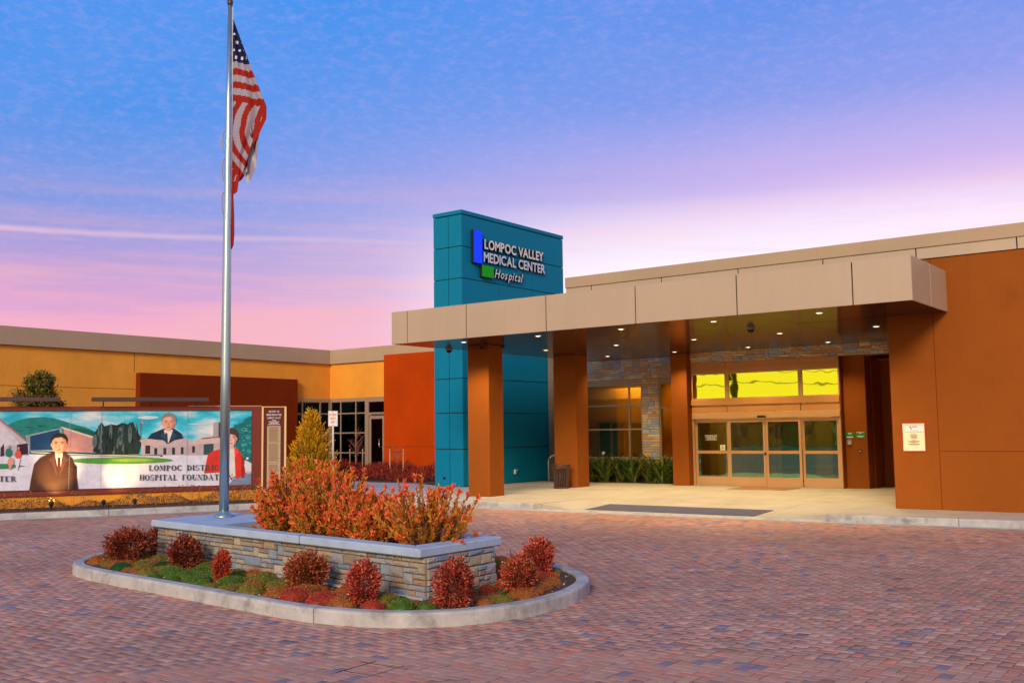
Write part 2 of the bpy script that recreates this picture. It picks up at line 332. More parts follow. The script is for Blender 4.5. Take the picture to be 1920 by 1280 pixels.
def flat_text(name, lines, m, parent, origin, ex, ez, align='c', bold=.012, ext=.004):
    """lines: (text, x centre or left, baseline z, cap height, width or None) in the local plane spanned by ex and ez"""
    V = []; F = []; en = Vector(ex).cross(Vector(ez)).normalized()
    for (t, x, z, h, w) in lines:
        lay, tw = text_layout(t, 0, bold=bold); sy = h/.70; sx = (w/tw) if w else sy
        x0 = x - (tw*sx/2 if align == 'c' else 0)
        for me, dx in lay:
            o = len(V); V += [Vector(origin)+Vector(ex)*(x0+(v.co.x+dx)*sx)+Vector(ez)*(z+v.co.y*sy)+en*ext for v in me.vertices]
            F += [tuple(i+o for i in p.vertices) for p in me.polygons]
    me = bpy.data.meshes.new(name); me.from_pydata(V, [], F); me.materials.append(m); return link(name, me, parent)

# ------------------------------------------------------------------ ground, driveway, walkways
gnd = part('ground', MB().add([(-400,-400,-.05),(400,-400,-.05),(400,400,-.05),(-400,400,-.05)], [(0,1,2,3)]), M['asphalt'], None); gnd['kind'] = 'structure'
KERB = [(-31.5,-9),(-28.6,0),(-26.4,6.5),(-24.25,12.0),(-23.0,14.1),(-21.9,16.3),(-21.45,17.3),(-20.85,18.5),(-19.7,19.5),(-18.2,20.15),(-16.0,20.42),(-13.6,20.47),(-8.9,20.64),(-7.5,20.68),(-3.8,20.95),(6,21.5),(14,22.0)]
def catmull(P, n=6, closed=False):
    out = []; m = len(P)
    for i in range(m if closed else m-1):
        p = [Vector(P[(i+k) % m] if closed else P[min(max(i+k, 0), m-1)]).to_2d() for k in (-1, 0, 1, 2)]
        for j in range(n):
            t = j/n; out.append(tuple(.5*((2*p[1])+(-p[0]+p[2])*t+(2*p[0]-5*p[1]+4*p[2]-p[3])*t*t+(-p[0]+3*p[1]-3*p[2]+p[3])*t**3)))
    if not closed: out.append(tuple(P[-1]))
    return out
def offset(P, d, closed=False):
    out = []; m = len(P)
    for i in range(m):
        a = Vector(P[(i-1) % m] if closed else P[max(i-1, 0)]); b = Vector(P[(i+1) % m] if closed else P[min(i+1, m-1)])
        t = (b-a).normalized(); out.append((P[i][0]-t.y*d, P[i][1]+t.x*d))
    return out
ISL = catmull([(-13.3,7.72),(-12.3,7.58),(-10.6,7.42),(-8.9,7.25),(-8.0,7.22),(-7.2,7.42),(-6.62,7.92),(-6.33,8.8),(-6.42,9.75),(-6.85,10.65),(-7.7,11.33),(-8.9,11.62),(-11.5,11.95),(-13.6,12.15),(-14.9,11.9),(-15.5,11.1),(-15.45,10.1),(-14.95,9.25),(-14.35,8.4),(-13.9,7.98)], 5, True)
def inside(P, x, y):
    c = False; n = len(P)
    for i in range(n):
        x1, y1 = P[i]; x2, y2 = P[(i+1) % n]
        if (y1 > y) != (y2 > y) and x < (x2-x1)*(y-y1)/(y2-y1)+x1: c = not c
    return c
KP = catmull(KERB, 5)
road = part('brick_driveway', MB().add([(-40,-60,-.012),(40,-60,-.012)]+[(p[0],p[1]+.1,-.012) for p in KP[::-1]]+[(-40,-20,-.012)], [tuple(range(len(KP)+3))]), M['paver_joint'], None); road['kind'] = 'structure'
# herringbone pavers 0.2 x 0.1
def paver_mesh(w, h):
    j = .0022; c = .004; x0, x1, y0, y1 = -w/2+j, w/2-j, -h/2+j, h/2-j
    return [(x0,y0,-.011),(x1,y0,-.011),(x1,y1,-.011),(x0,y1,-.011),(x0,y0,-.003),(x1,y0,-.003),(x1,y1,-.003),(x0,y1,-.003),(x0+c,y0+c,0),(x1-c,y0+c,0),(x1-c,y1-c,0),(x0+c,y1-c,0)], [(8,9,10,11),(4,5,9,8),(5,6,10,9),(6,7,11,10),(7,4,8,11)]
pv = []
KPl = KP; ISLi = offset(ISL, .06, True)
KX = np.array([p[0] for p in KP]); KY = np.array([p[1] for p in KP])
w = .1
for a in range(-330, 130):
    for b in range(-10, 260):
        # 90-degree herringbone: diagonal staircase of bricks
        k = (a - b) % 4
        if k == 0: cx, cy, r = a*w+w, b*w+w/2, 0       # lies along x, covers (a,b),(a+1,b)
        elif k == 3: cx, cy, r = a*w+w/2, b*w+w, 1     # stands along y, covers (a,b),(a,b+1)
        else: continue
        if cy > 21.6 or cy < 1: continue
        pv.append((cx, cy, r))
pv = np.array(pv)
# keep what lies on the road and near the view
d = pv[:, :2]; fw = d@np.array([Fv.x, Fv.y]); rt = d@np.array([Rv.x, Rv.y])
keep = (fw > 5.2) & (fw < 31) & (np.abs(rt) < fw*.58+1.6)
pv = pv[keep]
out = []
kyi = np.interp(pv[:, 0], KX, KY)
for (x, y, r), ky in zip(pv, kyi):
    if y > ky+.03: continue
    if -15.6 < x < -6.2 and 7.1 < y < 12.3 and inside(ISLi, x, y): continue
    out.append((x, y, r))
pv = np.array(out)
def vis_size(x, y):
    px, py = pix((x, y, 0)); return 0 <= px <= 1920 and 0 <= py <= 1278
dist = np.hypot(pv[:, 0], pv[:, 1])
order = np.argsort(dist); near = []
for i in order:
    if vis_size(pv[i, 0], pv[i, 1]): near.append(i)
    if len(near) >= 300: break
nearset = set(near)
vm, fm = paver_mesh(.2, .1); pme = [None, None]
for r in (0, 1):
    vv = vm if r == 0 else [(-v[1], v[0], v[2]) for v in vm]
    mb = MB().add(vv, fm); pme[r] = mb.mesh('paver', M['paver'])
for i in near:
    x, y, r = pv[i]; link('paver', pme[int(r)], road, loc=(x, y, rng.uniform(-.0015, .0015)), rot=(rng.normal(0, .008), rng.normal(0, .008), 0))
rest = pv[[i for i in range(len(pv)) if i not in nearset]]
vm = np.array(vm); fm = np.array(fm)
nr = len(rest); VV = np.zeros((nr, 12, 3), np.float32); m1 = rest[:, 2] == 1
VV[~m1] = vm; VV[m1] = np.stack([-vm[:, 1], vm[:, 0], vm[:, 2]], 1)
tx = rng.normal(0, .010, (nr, 1)); ty = rng.normal(0, .010, (nr, 1))
VV[:, :, 2] += VV[:, :, 0]*tx + VV[:, :, 1]*ty + rng.uniform(-.0015, .0015, (nr, 1))
VV[:, :, 0] += rest[:, 0:1]; VV[:, :, 1] += rest[:, 1:2]
FF = (fm[None]+12*np.arange(nr)[:, None, None]).reshape(-1, 4)
pc = np.array(PAVER_COLS)
# patchiness: the share of blue-grey pavers varies over the drive, worn pink ones gather in drifts
ph = np.sin(rest[:, 0]*1.3+rest[:, 1]*.7)+np.sin(rest[:, 0]*.5-rest[:, 1]*1.1+2)+np.sin(rest[:, 0]*2.3+1.5)*np.sin(rest[:, 1]*1.9)
ci = rng.integers(0, 16, nr); ci[rng.random(nr) < np.clip(.05+.025*ph, .01, .14)] = 16
cc = pc[ci]*(1+rng.normal(0, .10, (nr, 1)))*(1+.05*ph[:, None])
link('paver_field', npmesh('paver_field', VV, FF, M['paver_field'], np.repeat(np.clip(cc, .02, 1), 5, 0)), road, kind='stuff')

# kerbs
def kerb_strip(name, P, closed, w, z, m, joints, parent=None, gap=.012):
    """rounded-edge kerb cut into lengths at joints (indices)"""
    root = None; n = len(P); segs = [(joints[i], joints[i+1]) for i in range(len(joints)-1)]
    if closed: segs.append((joints[-1], joints[0]+n))
    for a, b in segs:
        ids = [i % n for i in range(a, b+1)]; Q = [Vector(P[i]) for i in ids]
        Q[0] = Q[0]+(Q[1]-Q[0]).normalized()*gap/2; Q[-1] = Q[-1]+(Q[-2]-Q[-1]).normalized()*gap/2
        Q = [tuple(q) for q in Q]
        prof = [(0, -.04), (.0, z-.03), (.008, z-.008), (.03, z), (w-.015, z), (w, z-.012), (w, -.04)]
        rows = [offset(Q, dd) for dd, _ in prof]; vs = []; fs = []; m_ = len(Q)
        for (dd, zz), row in zip(prof, rows): vs += [(p[0], p[1], zz) for p in row]
        for k in range(len(prof)-1):
            for i in range(m_-1): fs.append((k*m_+i, k*m_+i+1, (k+1)*m_+i+1, (k+1)*m_+i))
        fs.append(tuple(k*m_ for k in range(len(prof)))); fs.append(tuple(k*m_+m_-1 for k in range(len(prof)))[::-1])
        if root is None:
            root = part(name, MB().add(vs, fs), m, parent); root['kind'] = 'structure'
        else: part('kerb_length', MB().add(vs, fs), m, root)
    return root
i_near = min(range(len(ISL)), key=lambda i: abs(pix((*ISL[i], 0))[0]-580) if ISL[i][1] < 9 else 1e9)
i_left = min(range(len(ISL)), key=lambda i: abs(pix((*ISL[i], 0))[0]-180) if ISL[i][1] < 9.2 and ISL[i][0] < -12 else 1e9)
js = sorted({i_near, i_left, (i_near+30) % len(ISL), (i_near+55) % len(ISL)})
kerb_strip('island_kerb', ISL, True, .16, .15, M['kerb'], js)
# building kerb: full height left and right, dropped in front of the entrance ramp
nK = len(KP)
iA = min(range(nK), key=lambda i: abs(KP[i][0]+14.6)); iB = min(range(nK), key=lambda i: abs(KP[i][0]+7.3))
kerb_strip('kerb', KP[:iA+1], False, .16, .15, M['kerb'], sorted({0, 8, 15, 20, 26, 32, 38, 45, iA}))
kerb_strip('entrance_kerb', KP[iB:], False, .16, .15, M['kerb'], sorted({0, 4, 8, 12, len(KP[iB:])-1}))
drop = [(x, y) for x, y in KP[iA:iB+1]]
kerb_strip('dropped_kerb', drop, False, .16, .018, M['kerb'], [0, len(drop)//2, len(drop)-1])
# gutter strip at the foot of the kerb
gut = offset(KP, -.30); mbg = MB(); n_ = len(KP)
mbg.add([(p[0], p[1], .003) for p in KP]+[(p[0], p[1], .003) for p in gut], [(i, n_+i, n_+i+1, i+1) for i in range(n_-1)])
g_ = part('gutter', mbg, M['concrete'], None); g_['kind'] = 'structure'

# walkway: base sheet and slabs
Kin = offset(KP, .155)
ramp_u0, ramp_u1 = -13.7, -9.0
def seg_pts(u0, u1): return [p for p in Kin if u0 <= p[0] <= u1]
base_pts = [p for p in Kin if p[0] < -14.6 and p[1] > 17.6]
wk = MB()
poly = base_pts+[(-14.6, 23.3), (-7.4, 23.3)]+[p for p in Kin if p[0] > -7.4]+[(14, 31), (-34, 31), (-34, 26.9), (-26.5, 24.5), (-23.2, 20.0)]
wk.add([(p[0], p[1], .135) for p in poly], [tuple(range(len(poly)))])
pave = part('walkway', wk, M['joint'], None); pave['kind'] = 'structure'
slab_lab = None
def slab(pts, z=.15, m='walk', name='slab'):
    n = len(pts); cx = sum(p[0] for p in pts)/n; cy = sum(p[1] for p in pts)/n
    zs = z if isinstance(z, (list, tuple)) else [z]*n
    q = []
    for i in range(n):
        a = Vector(pts[i-1]); b = Vector(pts[i]); c = Vector(pts[(i+1) % n]); d1 = (a-b).normalized(); d2 = (c-b).normalized(); s = (d1+d2)
        s = s.normalized()*.009 if s.length > .05 else Vector((cx-b.x, cy-b.y)).normalized()*.008
        q.append((b.x+s.x, b.y+s.y))
    mb = MB().add([(x, y, -.02) for (x, y), zz in zip(q, zs)]+[(x, y, zz) for (x, y), zz in zip(q, zs)], [tuple(range(n))[::-1], tuple(range(n, 2*n))]+[(i, (i+1) % n, n+(i+1) % n, n+i) for i in range(n)])
    return part(name, mb, M[m], pave)
def kv(u):   # kerb inner edge v at u (front run)
    return float(np.interp(u, [p[0] for p in Kin if p[1] > 19], [p[1] for p in Kin if p[1] > 19]))
ub = [-22.0, -19.6, -17.1, -14.6]
for i in range(3):
    a, b = ub[i], ub[i+1]; f = [p for p in Kin if a+.05 < p[0] < b-.05 and p[1] > 17.6]
    va, vb_ = (kv(a) if a > -20.2 else 18.2), kv(b)
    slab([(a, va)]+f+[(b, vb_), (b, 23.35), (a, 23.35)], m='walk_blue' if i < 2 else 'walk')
# ramp area in front of the doors: level landing, ramp and two flares
RZ = .022
slab([(-14.6, kv(-14.6)), (ramp_u0, kv(ramp_u0)), (ramp_u0, 23.35), (-14.6, 23.35)], [.14, RZ, .15, .15])
us = [ramp_u0, -12.15, -10.55, ramp_u1]
for i in range(3): slab([(us[i], kv(us[i])), (us[i+1], kv(us[i+1])), (us[i+1], 23.35), (us[i], 23.35)], [RZ, RZ, .15, .15])
slab([(ramp_u1, kv(ramp_u1)), (-7.4, kv(-7.4)), (-7.4, 23.35), (ramp_u1, 23.35)], [RZ, .14, .15, .15])
ub2 = [-7.4, -5.0, -2.5, 0, 2.5, 5, 7.5, 10, 12.5]
for i in range(len(ub2)-1): slab([(ub2[i], kv(ub2[i])), (ub2[i+1], kv(ub2[i+1])), (ub2[i+1], 22.84), (ub2[i], 22.84)])
for i, (a, b) in enumerate([(-22.0, -19.6), (-19.6, -17.1), (-17.1, -14.6), (-14.6, -12.15), (-12.15, -9.7), (-9.7, -6.8)]):
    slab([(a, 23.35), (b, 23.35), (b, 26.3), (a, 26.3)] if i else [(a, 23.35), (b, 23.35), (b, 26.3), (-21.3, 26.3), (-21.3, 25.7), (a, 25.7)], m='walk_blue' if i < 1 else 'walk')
    slab([(max(a, -21.3), 26.3), (b, 26.3), (b, 29.98 if b < -16 or i < 3 else 30.2), (max(a, -21.3), 29.98 if i < 3 else 30.2)])
slab([(-7.4, 22.6), (-6.73, 22.6), (-6.73, 23.35), (-7.4, 23.35)], z=.1495)
slab([(-9.7, 26.3), (-6.8, 26.3), (-6.8, 31), (-9.7, 31)], z=.1495)
for (a, b) in [(-26.6, -24.4), (-24.4, -22.0)]:
    y0 = 24.3 if a < -25 else 21.5
    slab([(a, 24.6 if a < -26 else 22.4), (b, 22.4 if b < -23 else 20.0), (b, 26.85 if b < -22.7 else 25.7), (a, 26.85)], m='walk_blue')
slab([(-24.4, 22.4), (-22.0, 20.0), (-22.0, 18.4), (-22.6, 20.3)], m='walk_blue', z=.1495) if False else None
slab([(-29.5, 27.2), (-26.6, 24.6), (-26.6, 26.85), (-29.5, 27.6)], m='walk_blue')
# planting strip in front of the mural
D2 = Vector((.475, .880)).normalized(); N2 = Vector((.880, -.475)).normalized(); P0 = Vector((-26.1, 12.92))
def ws(s, out=0): q = P0 + D2*s + N2*out; return (q.x, q.y)
strip = [p for p in Kin if -27.5 < p[0] and p[1] < 18.9 and p[1] > 7]
sp = part('mural_bed_soil', MB().add([(p[0], p[1], .13) for p in strip]+[(*ws(7.6, .3), .13), (*ws(7.6, -.2), .13), (*ws(-7, -.2), .13)], [tuple(range(len(strip)+3))]), M['mulch'], None); sp['kind'] = 'structure'
# planting beds
b1 = part('red_bed_soil', MB().prism([(-34, 27.4), (-22.7, 26.95), (-22.7, 31.3), (-34, 31.3)], .10, .17), M['mulch'], None); b1['kind'] = 'structure'
b2 = part('fern_bed_soil', MB().prism([(-21.2, 30.02), (-15.7, 30.02), (-15.7, 30.55), (-21.2, 30.55)], .10, .17), M['mulch'], None); b2['kind'] = 'structure'
ISm = offset(ISL, .155, True)
b3 = part('island_soil', MB().add([(p[0], p[1], .118) for p in ISm], [tuple(range(len(ISm)))]), M['mulch'], None); b3['kind'] = 'structure'

# ------------------------------------------------------------------ stone veneer
def stone_mesh(k, m):
    r = random.Random(k); j = lambda a: r.uniform(-a, a); e = .035
    vs = [(-.5,0,-.5),(.5,0,-.5),(.5,0,.5),(-.5,0,.5)]
    vs += [(x+j(.012), -.75+j(.1), z+j(.03)) for x, z in ((-.5,-.5),(.5,-.5),(.5,.5),(-.5,.5))]
    vs += [((.5-e)*sx+j(.02), -1+j(.18), (.5-e*3)*sz+j(.05)) for sx, sz in ((-1,-1),(1,-1),(1,1),(-1,1))]
    vs += [(j(.2), -1.1+j(.25), j(.2))]
    fs = [(i, (i+1) % 4, 4+(i+1) % 4, 4+i) for i in range(4)]+[(4+i, 4+(i+1) % 4, 8+(i+1) % 4, 8+i) for i in range(4)]+[(8+i, 8+(i+1) % 4, 12) for i in range(4)]
    return MB().add(vs, fs).mesh('stone', m)
SM = [stone_mesh(k, M['stone']) for k in range(8)]; SW = [stone_mesh(k+20, M['stone_warm']) for k in range(8)]
def stones(parent, W, H, unit, wmin, wmax, xf, meshes, depth=.03, mask=None, seed=1, p2=.3):
    """fill W x H with random ashlar; xf(x,z)->(loc, rotz)"""
    r = random.Random(seed); rows = max(1, round(H/unit)); u = H/rows; cols = int(W/.02)+1; occ = [[False]*cols for _ in range(rows)]; n = 0
    for k in range(rows):
        c = 0
        while c < cols-1:
            if occ[k][c]: c += 1; continue
            run = 0
            while c+run < cols-1 and not occ[k][c+run]: run += 1
            w_ = min(run, max(4, int(r.uniform(wmin, wmax)/.02)))
            if run-w_ < 4: w_ = run if run*.02 < wmax*1.35 else run//2
            h_ = 2 if (k+1 < rows and r.random() < p2 and w_*.02 < wmax*.8 and not any(occ[k+1][c:c+w_])) else 1
            for kk in range(k, k+h_):
                for q in range(c, c+w_): occ[kk][q] = True
            x0 = c*W/(cols-1); x1 = (c+w_)*W/(cols-1); z0 = k*u; z1 = (k+h_)*u
            c += w_
            if mask and not mask((x0+x1)/2, (z0+z1)/2): continue
            loc, rz = xf((x0+x1)/2, (z0+z1)/2)
            o = link('stone', meshes[r.randrange(8)], parent, loc=loc, rot=(0, 0, rz), scale=((x1-x0)-.012, depth*r.uniform(.7, 1.5), (z1-z0)-.010)); n += 1
    return n

# ------------------------------------------------------------------ planter with stone walls on the island
CAPZ = .67
cap = [(-13.67, 9.08), (-7.48, 8.27), (-7.50, 9.76), (-13.75, 10.60)]
pl = thing('stone_planter', 'long raised planter of stacked ledge stone with pale concrete cap on the island', 'planter', (-10.6, 9.4, .118))
PL = Vector((-10.6, 9.4, .118))
def loc2(p, z): return (p[0]-PL.x, p[1]-PL.y, z-PL.z)
core = offset(cap, .12, True); inner = offset(cap, .30, True)
inner = [(-12.05, 9.10), (-7.80, 8.55), (-7.80, 9.50), (-12.10, 10.06)]
core_mb = MB(); 
q = [loc2(p, 0) for p in core]; qi = [loc2(p, 0) for p in inner]
vs = [(p[0], p[1], -.02) for p in q]+[(p[0], p[1], CAPZ-PL.z-.105) for p in q]; core_mb.add(vs, [(i, (i+1) % 4, 4+(i+1) % 4, 4+i) for i in range(4)])
part('wall_core', core_mb, M['mortar'], pl)
# cap: ring of slabs with joints
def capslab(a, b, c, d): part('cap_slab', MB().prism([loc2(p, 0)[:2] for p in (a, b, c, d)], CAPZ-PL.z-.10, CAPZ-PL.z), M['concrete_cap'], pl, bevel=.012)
def lerp(a, b, t): return (a[0]+(b[0]-a[0])*t, a[1]+(b[1]-a[1])*t)
g = .004
capslab(cap[0], lerp(cap[0], cap[1], .258), inner[0], lerp(inner[0], inner[3], .5)) if False else None
capslab(cap[0], lerp(cap[0], cap[1], .262), lerp(cap[3], cap[2], .262), cap[3])
for t0, t1, a, b, c, d in ((0, .5, .263, .63, 0, .5), (.5, 1, .631, 1, .5, 1)):
    capslab(lerp(cap[0], cap[1], a+.001), lerp(cap[0], cap[1], b), lerp(inner[0], inner[1], d), lerp(inner[0], inner[1], c))
    capslab(lerp(inner[3], inner[2], c), lerp(inner[3], inner[2], d), lerp(cap[3], cap[2], b), lerp(cap[3], cap[2], a+.001))
capslab(inner[1], lerp(cap[0], cap[1], .9995), lerp(cap[3], cap[2], .9995), inner[2])
part('planter_soil', MB().add([(p[0], p[1], CAPZ-.16-PL.z) for p in qi], [(0, 1, 2, 3)]), M['mulch'], pl)
part('inner_wall', MB().add([(p[0], p[1], CAPZ-.09-PL.z) for p in qi]+[(p[0], p[1], CAPZ-.20-PL.z) for p in qi], [((i+1) % 4, i, 4+i, 4+(i+1) % 4) for i in range(4)]), M['concrete'], pl)
foot = offset(cap, .03, True)
part('footing', MB().prism([loc2(p, 0)[:2] for p in foot], -.03, .025), M['concrete'], pl, bevel=.006)
for i, (sd_, p2_) in enumerate(((3, .35), (9, .35), (5, .2), (6, .3))):
    a = Vector(core[i]); b = Vector(core[(i+1) % 4]); Ld = (b-a).length; t = (b-a).normalized(); rz = math.atan2(t.y, t.x)
    hh = CAPZ-.105-.118-.02
    if i == 2: continue
    stones(pl, Ld, hh, .058, .12, .34, (lambda x, z, a=a, t=t, rz=rz: ((a.x+t.x*x-PL.x, a.y+t.y*x-PL.y, z+.02), rz)), SM, .028, seed=sd_, p2=p2_)

# ------------------------------------------------------------------ hospital building
hb = thing('hospital_building', 'single storey hospital building with ochre, orange and ledge stone walls under tan roof bands', 'building', (0, 0, 0))
# right wing
RW = 22.85
bx('wall', (-6.72, 14, RW, 31.5, .05, 5.55), M['stucco_orange'], hb, .02)
# recessed control joints on the right wing are thin grooves filled dark: built as inset strips
for b in ((-5.76, -5.745, RW-.002, RW+.02, .16, 5.54), (-5.745, 14, RW-.002, RW+.02, 1.385, 1.40), (1.2, 1.215, RW-.002, RW+.02, .16, 5.54)):
    bx('control_joint', b, M['stucco_brown'], hb, 0)
bx('wall_base', (-6.70, 14, RW+.01, 23.2, .02, .10), M['concrete'], hb, 0)
# roof bands above the right wing and the entrance
bx('roof_band', (-15.25, 14, RW-.06, 23.4, 5.80, 6.09), M['trim_tan'], hb, .01)
xs = [-15.25, -14.42, -12.3, -10.2, -8.1, -6.03, -4.02, -2, 0, 2, 4, 6, 8, 10, 12, 14]
xs = [x for x in xs]
for a, b in zip(xs[:-1], xs[1:]): bx('fascia_panel', (a+.012, b-.012, RW-.03, 23.3, 5.555, 5.795), M['panel_beige'], hb, .004)
bx('fascia_backing', (-15.22, 14, RW+.0, 23.28, 5.552, 5.798), M['joint'], hb, 0)
bx('roof', (-33.9, 14, 23.4, 45, 5.60, 5.75), M['trim_tan'], hb, 0) if False else bx('roof', (-15.25, 14, 23.4, 45, 5.85, 6.0), M['trim_tan'], hb, 0)
# entrance: stone wall, lintel and door surround
DV = 29.52; SV = 30.60
vis_l = -21.3
def wall_piece(b, m='mortar', name='wall'): return bx(name, b, M[m], hb, 0)
wall_piece((-21.3, -15.3, SV, SV+.25, 3.68, 5.6)); wall_piece((-17.36, -16.70, SV, SV+.25, .1, 3.68)); wall_piece((-21.3, -19.9, SV, SV+.25, .1, 3.68))
wall_piece((-21.3, -15.3, SV-.001, SV+.25, .1, .93)) if False else wall_piece((-19.9, -17.36, SV, SV+.25, .1, .93)); wall_piece((-16.70, -15.3, SV, SV+.25, .1, .93))
stones(hb, 5.7, .70, .068, .13, .42, lambda x, z: ((-21.2+x, SV, 3.69+z), 0), SW, .028, seed=11, p2=.25, mask=lambda x, z: x > 1.0)
stones(hb, .66, 2.76, .085, .16, .42, lambda x, z: ((-17.36+x, SV, .92+z), 0), SW, .028, seed=12, p2=.25)
wall_piece((-15.5, -6.9, DV+.02, DV+.5, 4.02, 5.6))
wall_piece((-15.52, -14.95, DV+.02, SV+.2, .1, 4.02), 'stucco_orange')
stones(hb, 8.3, .36, .065, .16, .48, lambda x, z: ((-15.35+x, DV+.02, 4.03+z), 0), SW, .035, seed=14, p2=.2)
wall_piece((-10.1, -6.7, 31.2, 31.5, .1, 5.6), 'stucco_orange')
part('reveal', MB().box(-9.52, -9.44, 30.35, 31.2, .12, 4.02), M['stucco_orange'], hb)
# header panels over the doors
HX = [(-14.92, -13.71), (-13.69, -11.33), (-11.31, -10.13)]
for a, b in HX:
    bx('header_panel', (a, b, DV-.03, DV+.05, 3.86, 4.03), M['header'], hb, .004)
    bx('header_panel', (a, b, DV-.03, DV+.05, 2.455, 2.675), M['header'], hb, .004)
bx('header_panel', (-14.92, -10.13, DV-.03, DV+.05, 3.70, 3.855), M['header'], hb, .004)
bx('sill_band', (-14.92, -10.13, DV-.07, DV+.05, 2.68, 2.86), M['header'], hb, .004)
bx('door_head', (-14.92, -10.13, DV-.06, DV+.10, 2.25, 2.445), M['frame_warm'], hb, .006)
bx('door_sensor', (-12.67, -12.42, DV-.13, DV-.06, 2.26, 2.32), M['black'], hb, .004)
bx('head_backing', (-14.92, -10.13, DV+.06, DV+.12, 2.4, 4.02), M['joint'], hb, 0) if False else None
bx('door_post', (-14.93, -14.86, DV-.02, DV+.12, .14, 2.25), M['frame_warm'], hb, .004)
bx('door_post', (-10.20, -10.13, DV-.02, DV+.12, .14, 2.25), M['frame_warm'], hb, .004)
# clerestory windows
for a, b in ((-14.87, -13.76), (-13.64, -11.38), (-11.26, -10.17)):
    f = MB(); t_ = .035
    f.box(a-.04, b+.04, DV-.02, DV+.05, 3.66, 3.70).box(a-.04, b+.04, DV-.02, DV+.05, 2.862, 2.90).box(a-.04, a, DV-.02, DV+.05, 2.90, 3.66).box(b, b+.04, DV-.02, DV+.05, 2.90, 3.66)
    wf = part('window', f, M['frame_warm'], hb); pn = bx('pane', (a-(a+b)/2, b-(a+b)/2, -.008, .008, 2.90, 3.66), M['clerestory_glass'], wf, 0); pn.location = ((a+b)/2, DV+.03, 0); pn.rotation_euler = (0, 0, math.radians(3.6) if a < -14 else 0)
for a, b in ((-13.72, -13.68), (-11.34, -11.30)): bx('mullion', (a, b, DV-.015, DV+.05, 2.862, 3.699), M['frame_warm'], hb, 0)
# four door leaves
for i, (a, b) in enumerate(((-14.855, -13.70), (-13.69, -12.475), (-12.465, -11.345), (-11.335, -10.205))):
    y0 = DV-.01 if i in (1, 2) else DV+.05
    f = MB(); st_ = .075
    f.box(a, a+st_, y0, y0+.045, .16, 2.24).box(b-st_, b, y0, y0+.045, .16, 2.24)
    f.box(a+st_, b-st_, y0, y0+.045, 2.13, 2.24).box(a+st_, b-st_, y0, y0+.045, 1.16, 1.25).box(a+st_, b-st_, y0, y0+.045, .16, .44)
    lf = part('door_leaf', f, M['frame_warm'], hb)
    bx('pane', (a+st_, b-st_, y0+.015, y0+.03, 1.25, 2.13), M['door_glass'], lf, 0); bx('pane', (a+st_, b-st_, y0+.015, y0+.03, .44, 1.16), M['door_glass'], lf, 0)
    if i == 1: bx('lock', (b-.05, b+.02, y0-.02, y0, 1.12, 1.19), M['black'], lf, .003)
bx('jamb', (-10.129, -10.122, 29.56, 29.85, .12, 4.03), M['stucco_orange'], hb, 0)
bx('threshold', (-14.93, -10.13, DV-.05, DV+.15, .14, .158), M['steel'], hb, 0)
# windows beside the doors
def window(x0, x1, z0, z1, y, vs_, hs, gl='window_glass', fr='frame', t_=.05, head=0, parent=hb):
    f = MB(); f.box(x0, x1, y-.03, y+.08, z1-t_-head, z1).box(x0, x1, y-.03, y+.08, z0, z0+t_*1.6).box(x0, x0+t_, y-.03, y+.08, z0+t_*1.6, z1-t_-head).box(x1-t_, x1, y-.03, y+.08, z0+t_*1.6, z1-t_-head)
    wf = part('window', f, M[fr], parent); zb = z0+t_*1.6; zt = z1-t_-head
    X_ = [x0+t_]+list(vs_)+[x1-t_]; H_ = [zb]+list(hs)+[zt]
    for x in vs_: bx('mullion', (x-.025, x+.025, y-.028, y+.06, zb, zt), M[fr], wf, 0)
    for z in hs: bx('transom', (x0+t_, x1-t_, y-.024, y+.05, z-.025, z+.025), M[fr], wf, 0)
    for i in range(len(X_)-1):
        for j in range(len(H_)-1): bx('pane', (X_[i], X_[i+1], y+.01, y+.02, H_[j], H_[j+1]), M[gl], wf, 0)
    return wf
window(-19.9, -17.36, .93, 3.68, SV+.03, (-17.89,), (1.96, 2.79), head=.15)
wn_ = window(-16.70, -15.52, .93, 3.68, SV+.03, (), (2.68,), head=.15)
for ch in wn_.children:
    if ch.name.startswith('pane') and ch.data.vertices[0].co.z > 2.6: ch.data.materials[0] = M['clerestory_glass']
# lobby seen through the glass
lb = MB().box(-25, -7, 34.4, 34.6, .1, 4.2)
part('lobby_wall', lb, M['interior_wall'], hb); part('lobby_floor', MB().add([(-21.3, 30.7, .145), (-7, 30.7, .145), (-7, 34.4, .145), (-25, 34.4, .145), (-25, 31.9, .145), (-21.3, 31.9, .145)], [(0, 1, 2, 3, 4, 5)]), M['interior_floor'], hb)
part('lobby_ceiling', MB().add([(-21.3, 30.86, 3.95), (-7, 30.86, 3.95), (-7, 34.4, 3.95), (-25, 34.4, 3.95), (-25, 31.9, 3.95), (-21.3, 31.9, 3.95)], [(5, 4, 3, 2, 1, 0)]), M['interior_wall'], hb)
for b in ((-25.1, -25, 31.9, 34.4, .15, 3.95), (-7.1, -7.0, 30.9, 34.4, .15, 3.95), (-15.3, -15.15, 30.9, 34.4, .15, 3.95)): bx('lobby_wall', b, M['interior_wall'], hb, 0)
for x0, x1, z1 in ((-21.4, -20.92, 2.2), (-20.80, -20.30, 2.2), (-19.95, -19.40, 2.2), (-16.6, -16.0, 2.35), (-13.9, -13.3, 2.35), (-12.1, -11.3, 2.35)): bx('lobby_door', (x0, x1, 34.30, 34.39, .15, z1), M['interior_dark'], hb, 0)
for x0, x1, z0, z1 in ((-13.1, -12.3, .15, 1.2), (-11.1, -10.2, .15, 1.1)): bx('lobby_desk', (x0, x1, 32.5, 33.1, z0, z1), M['interior_teal'], hb, .01)
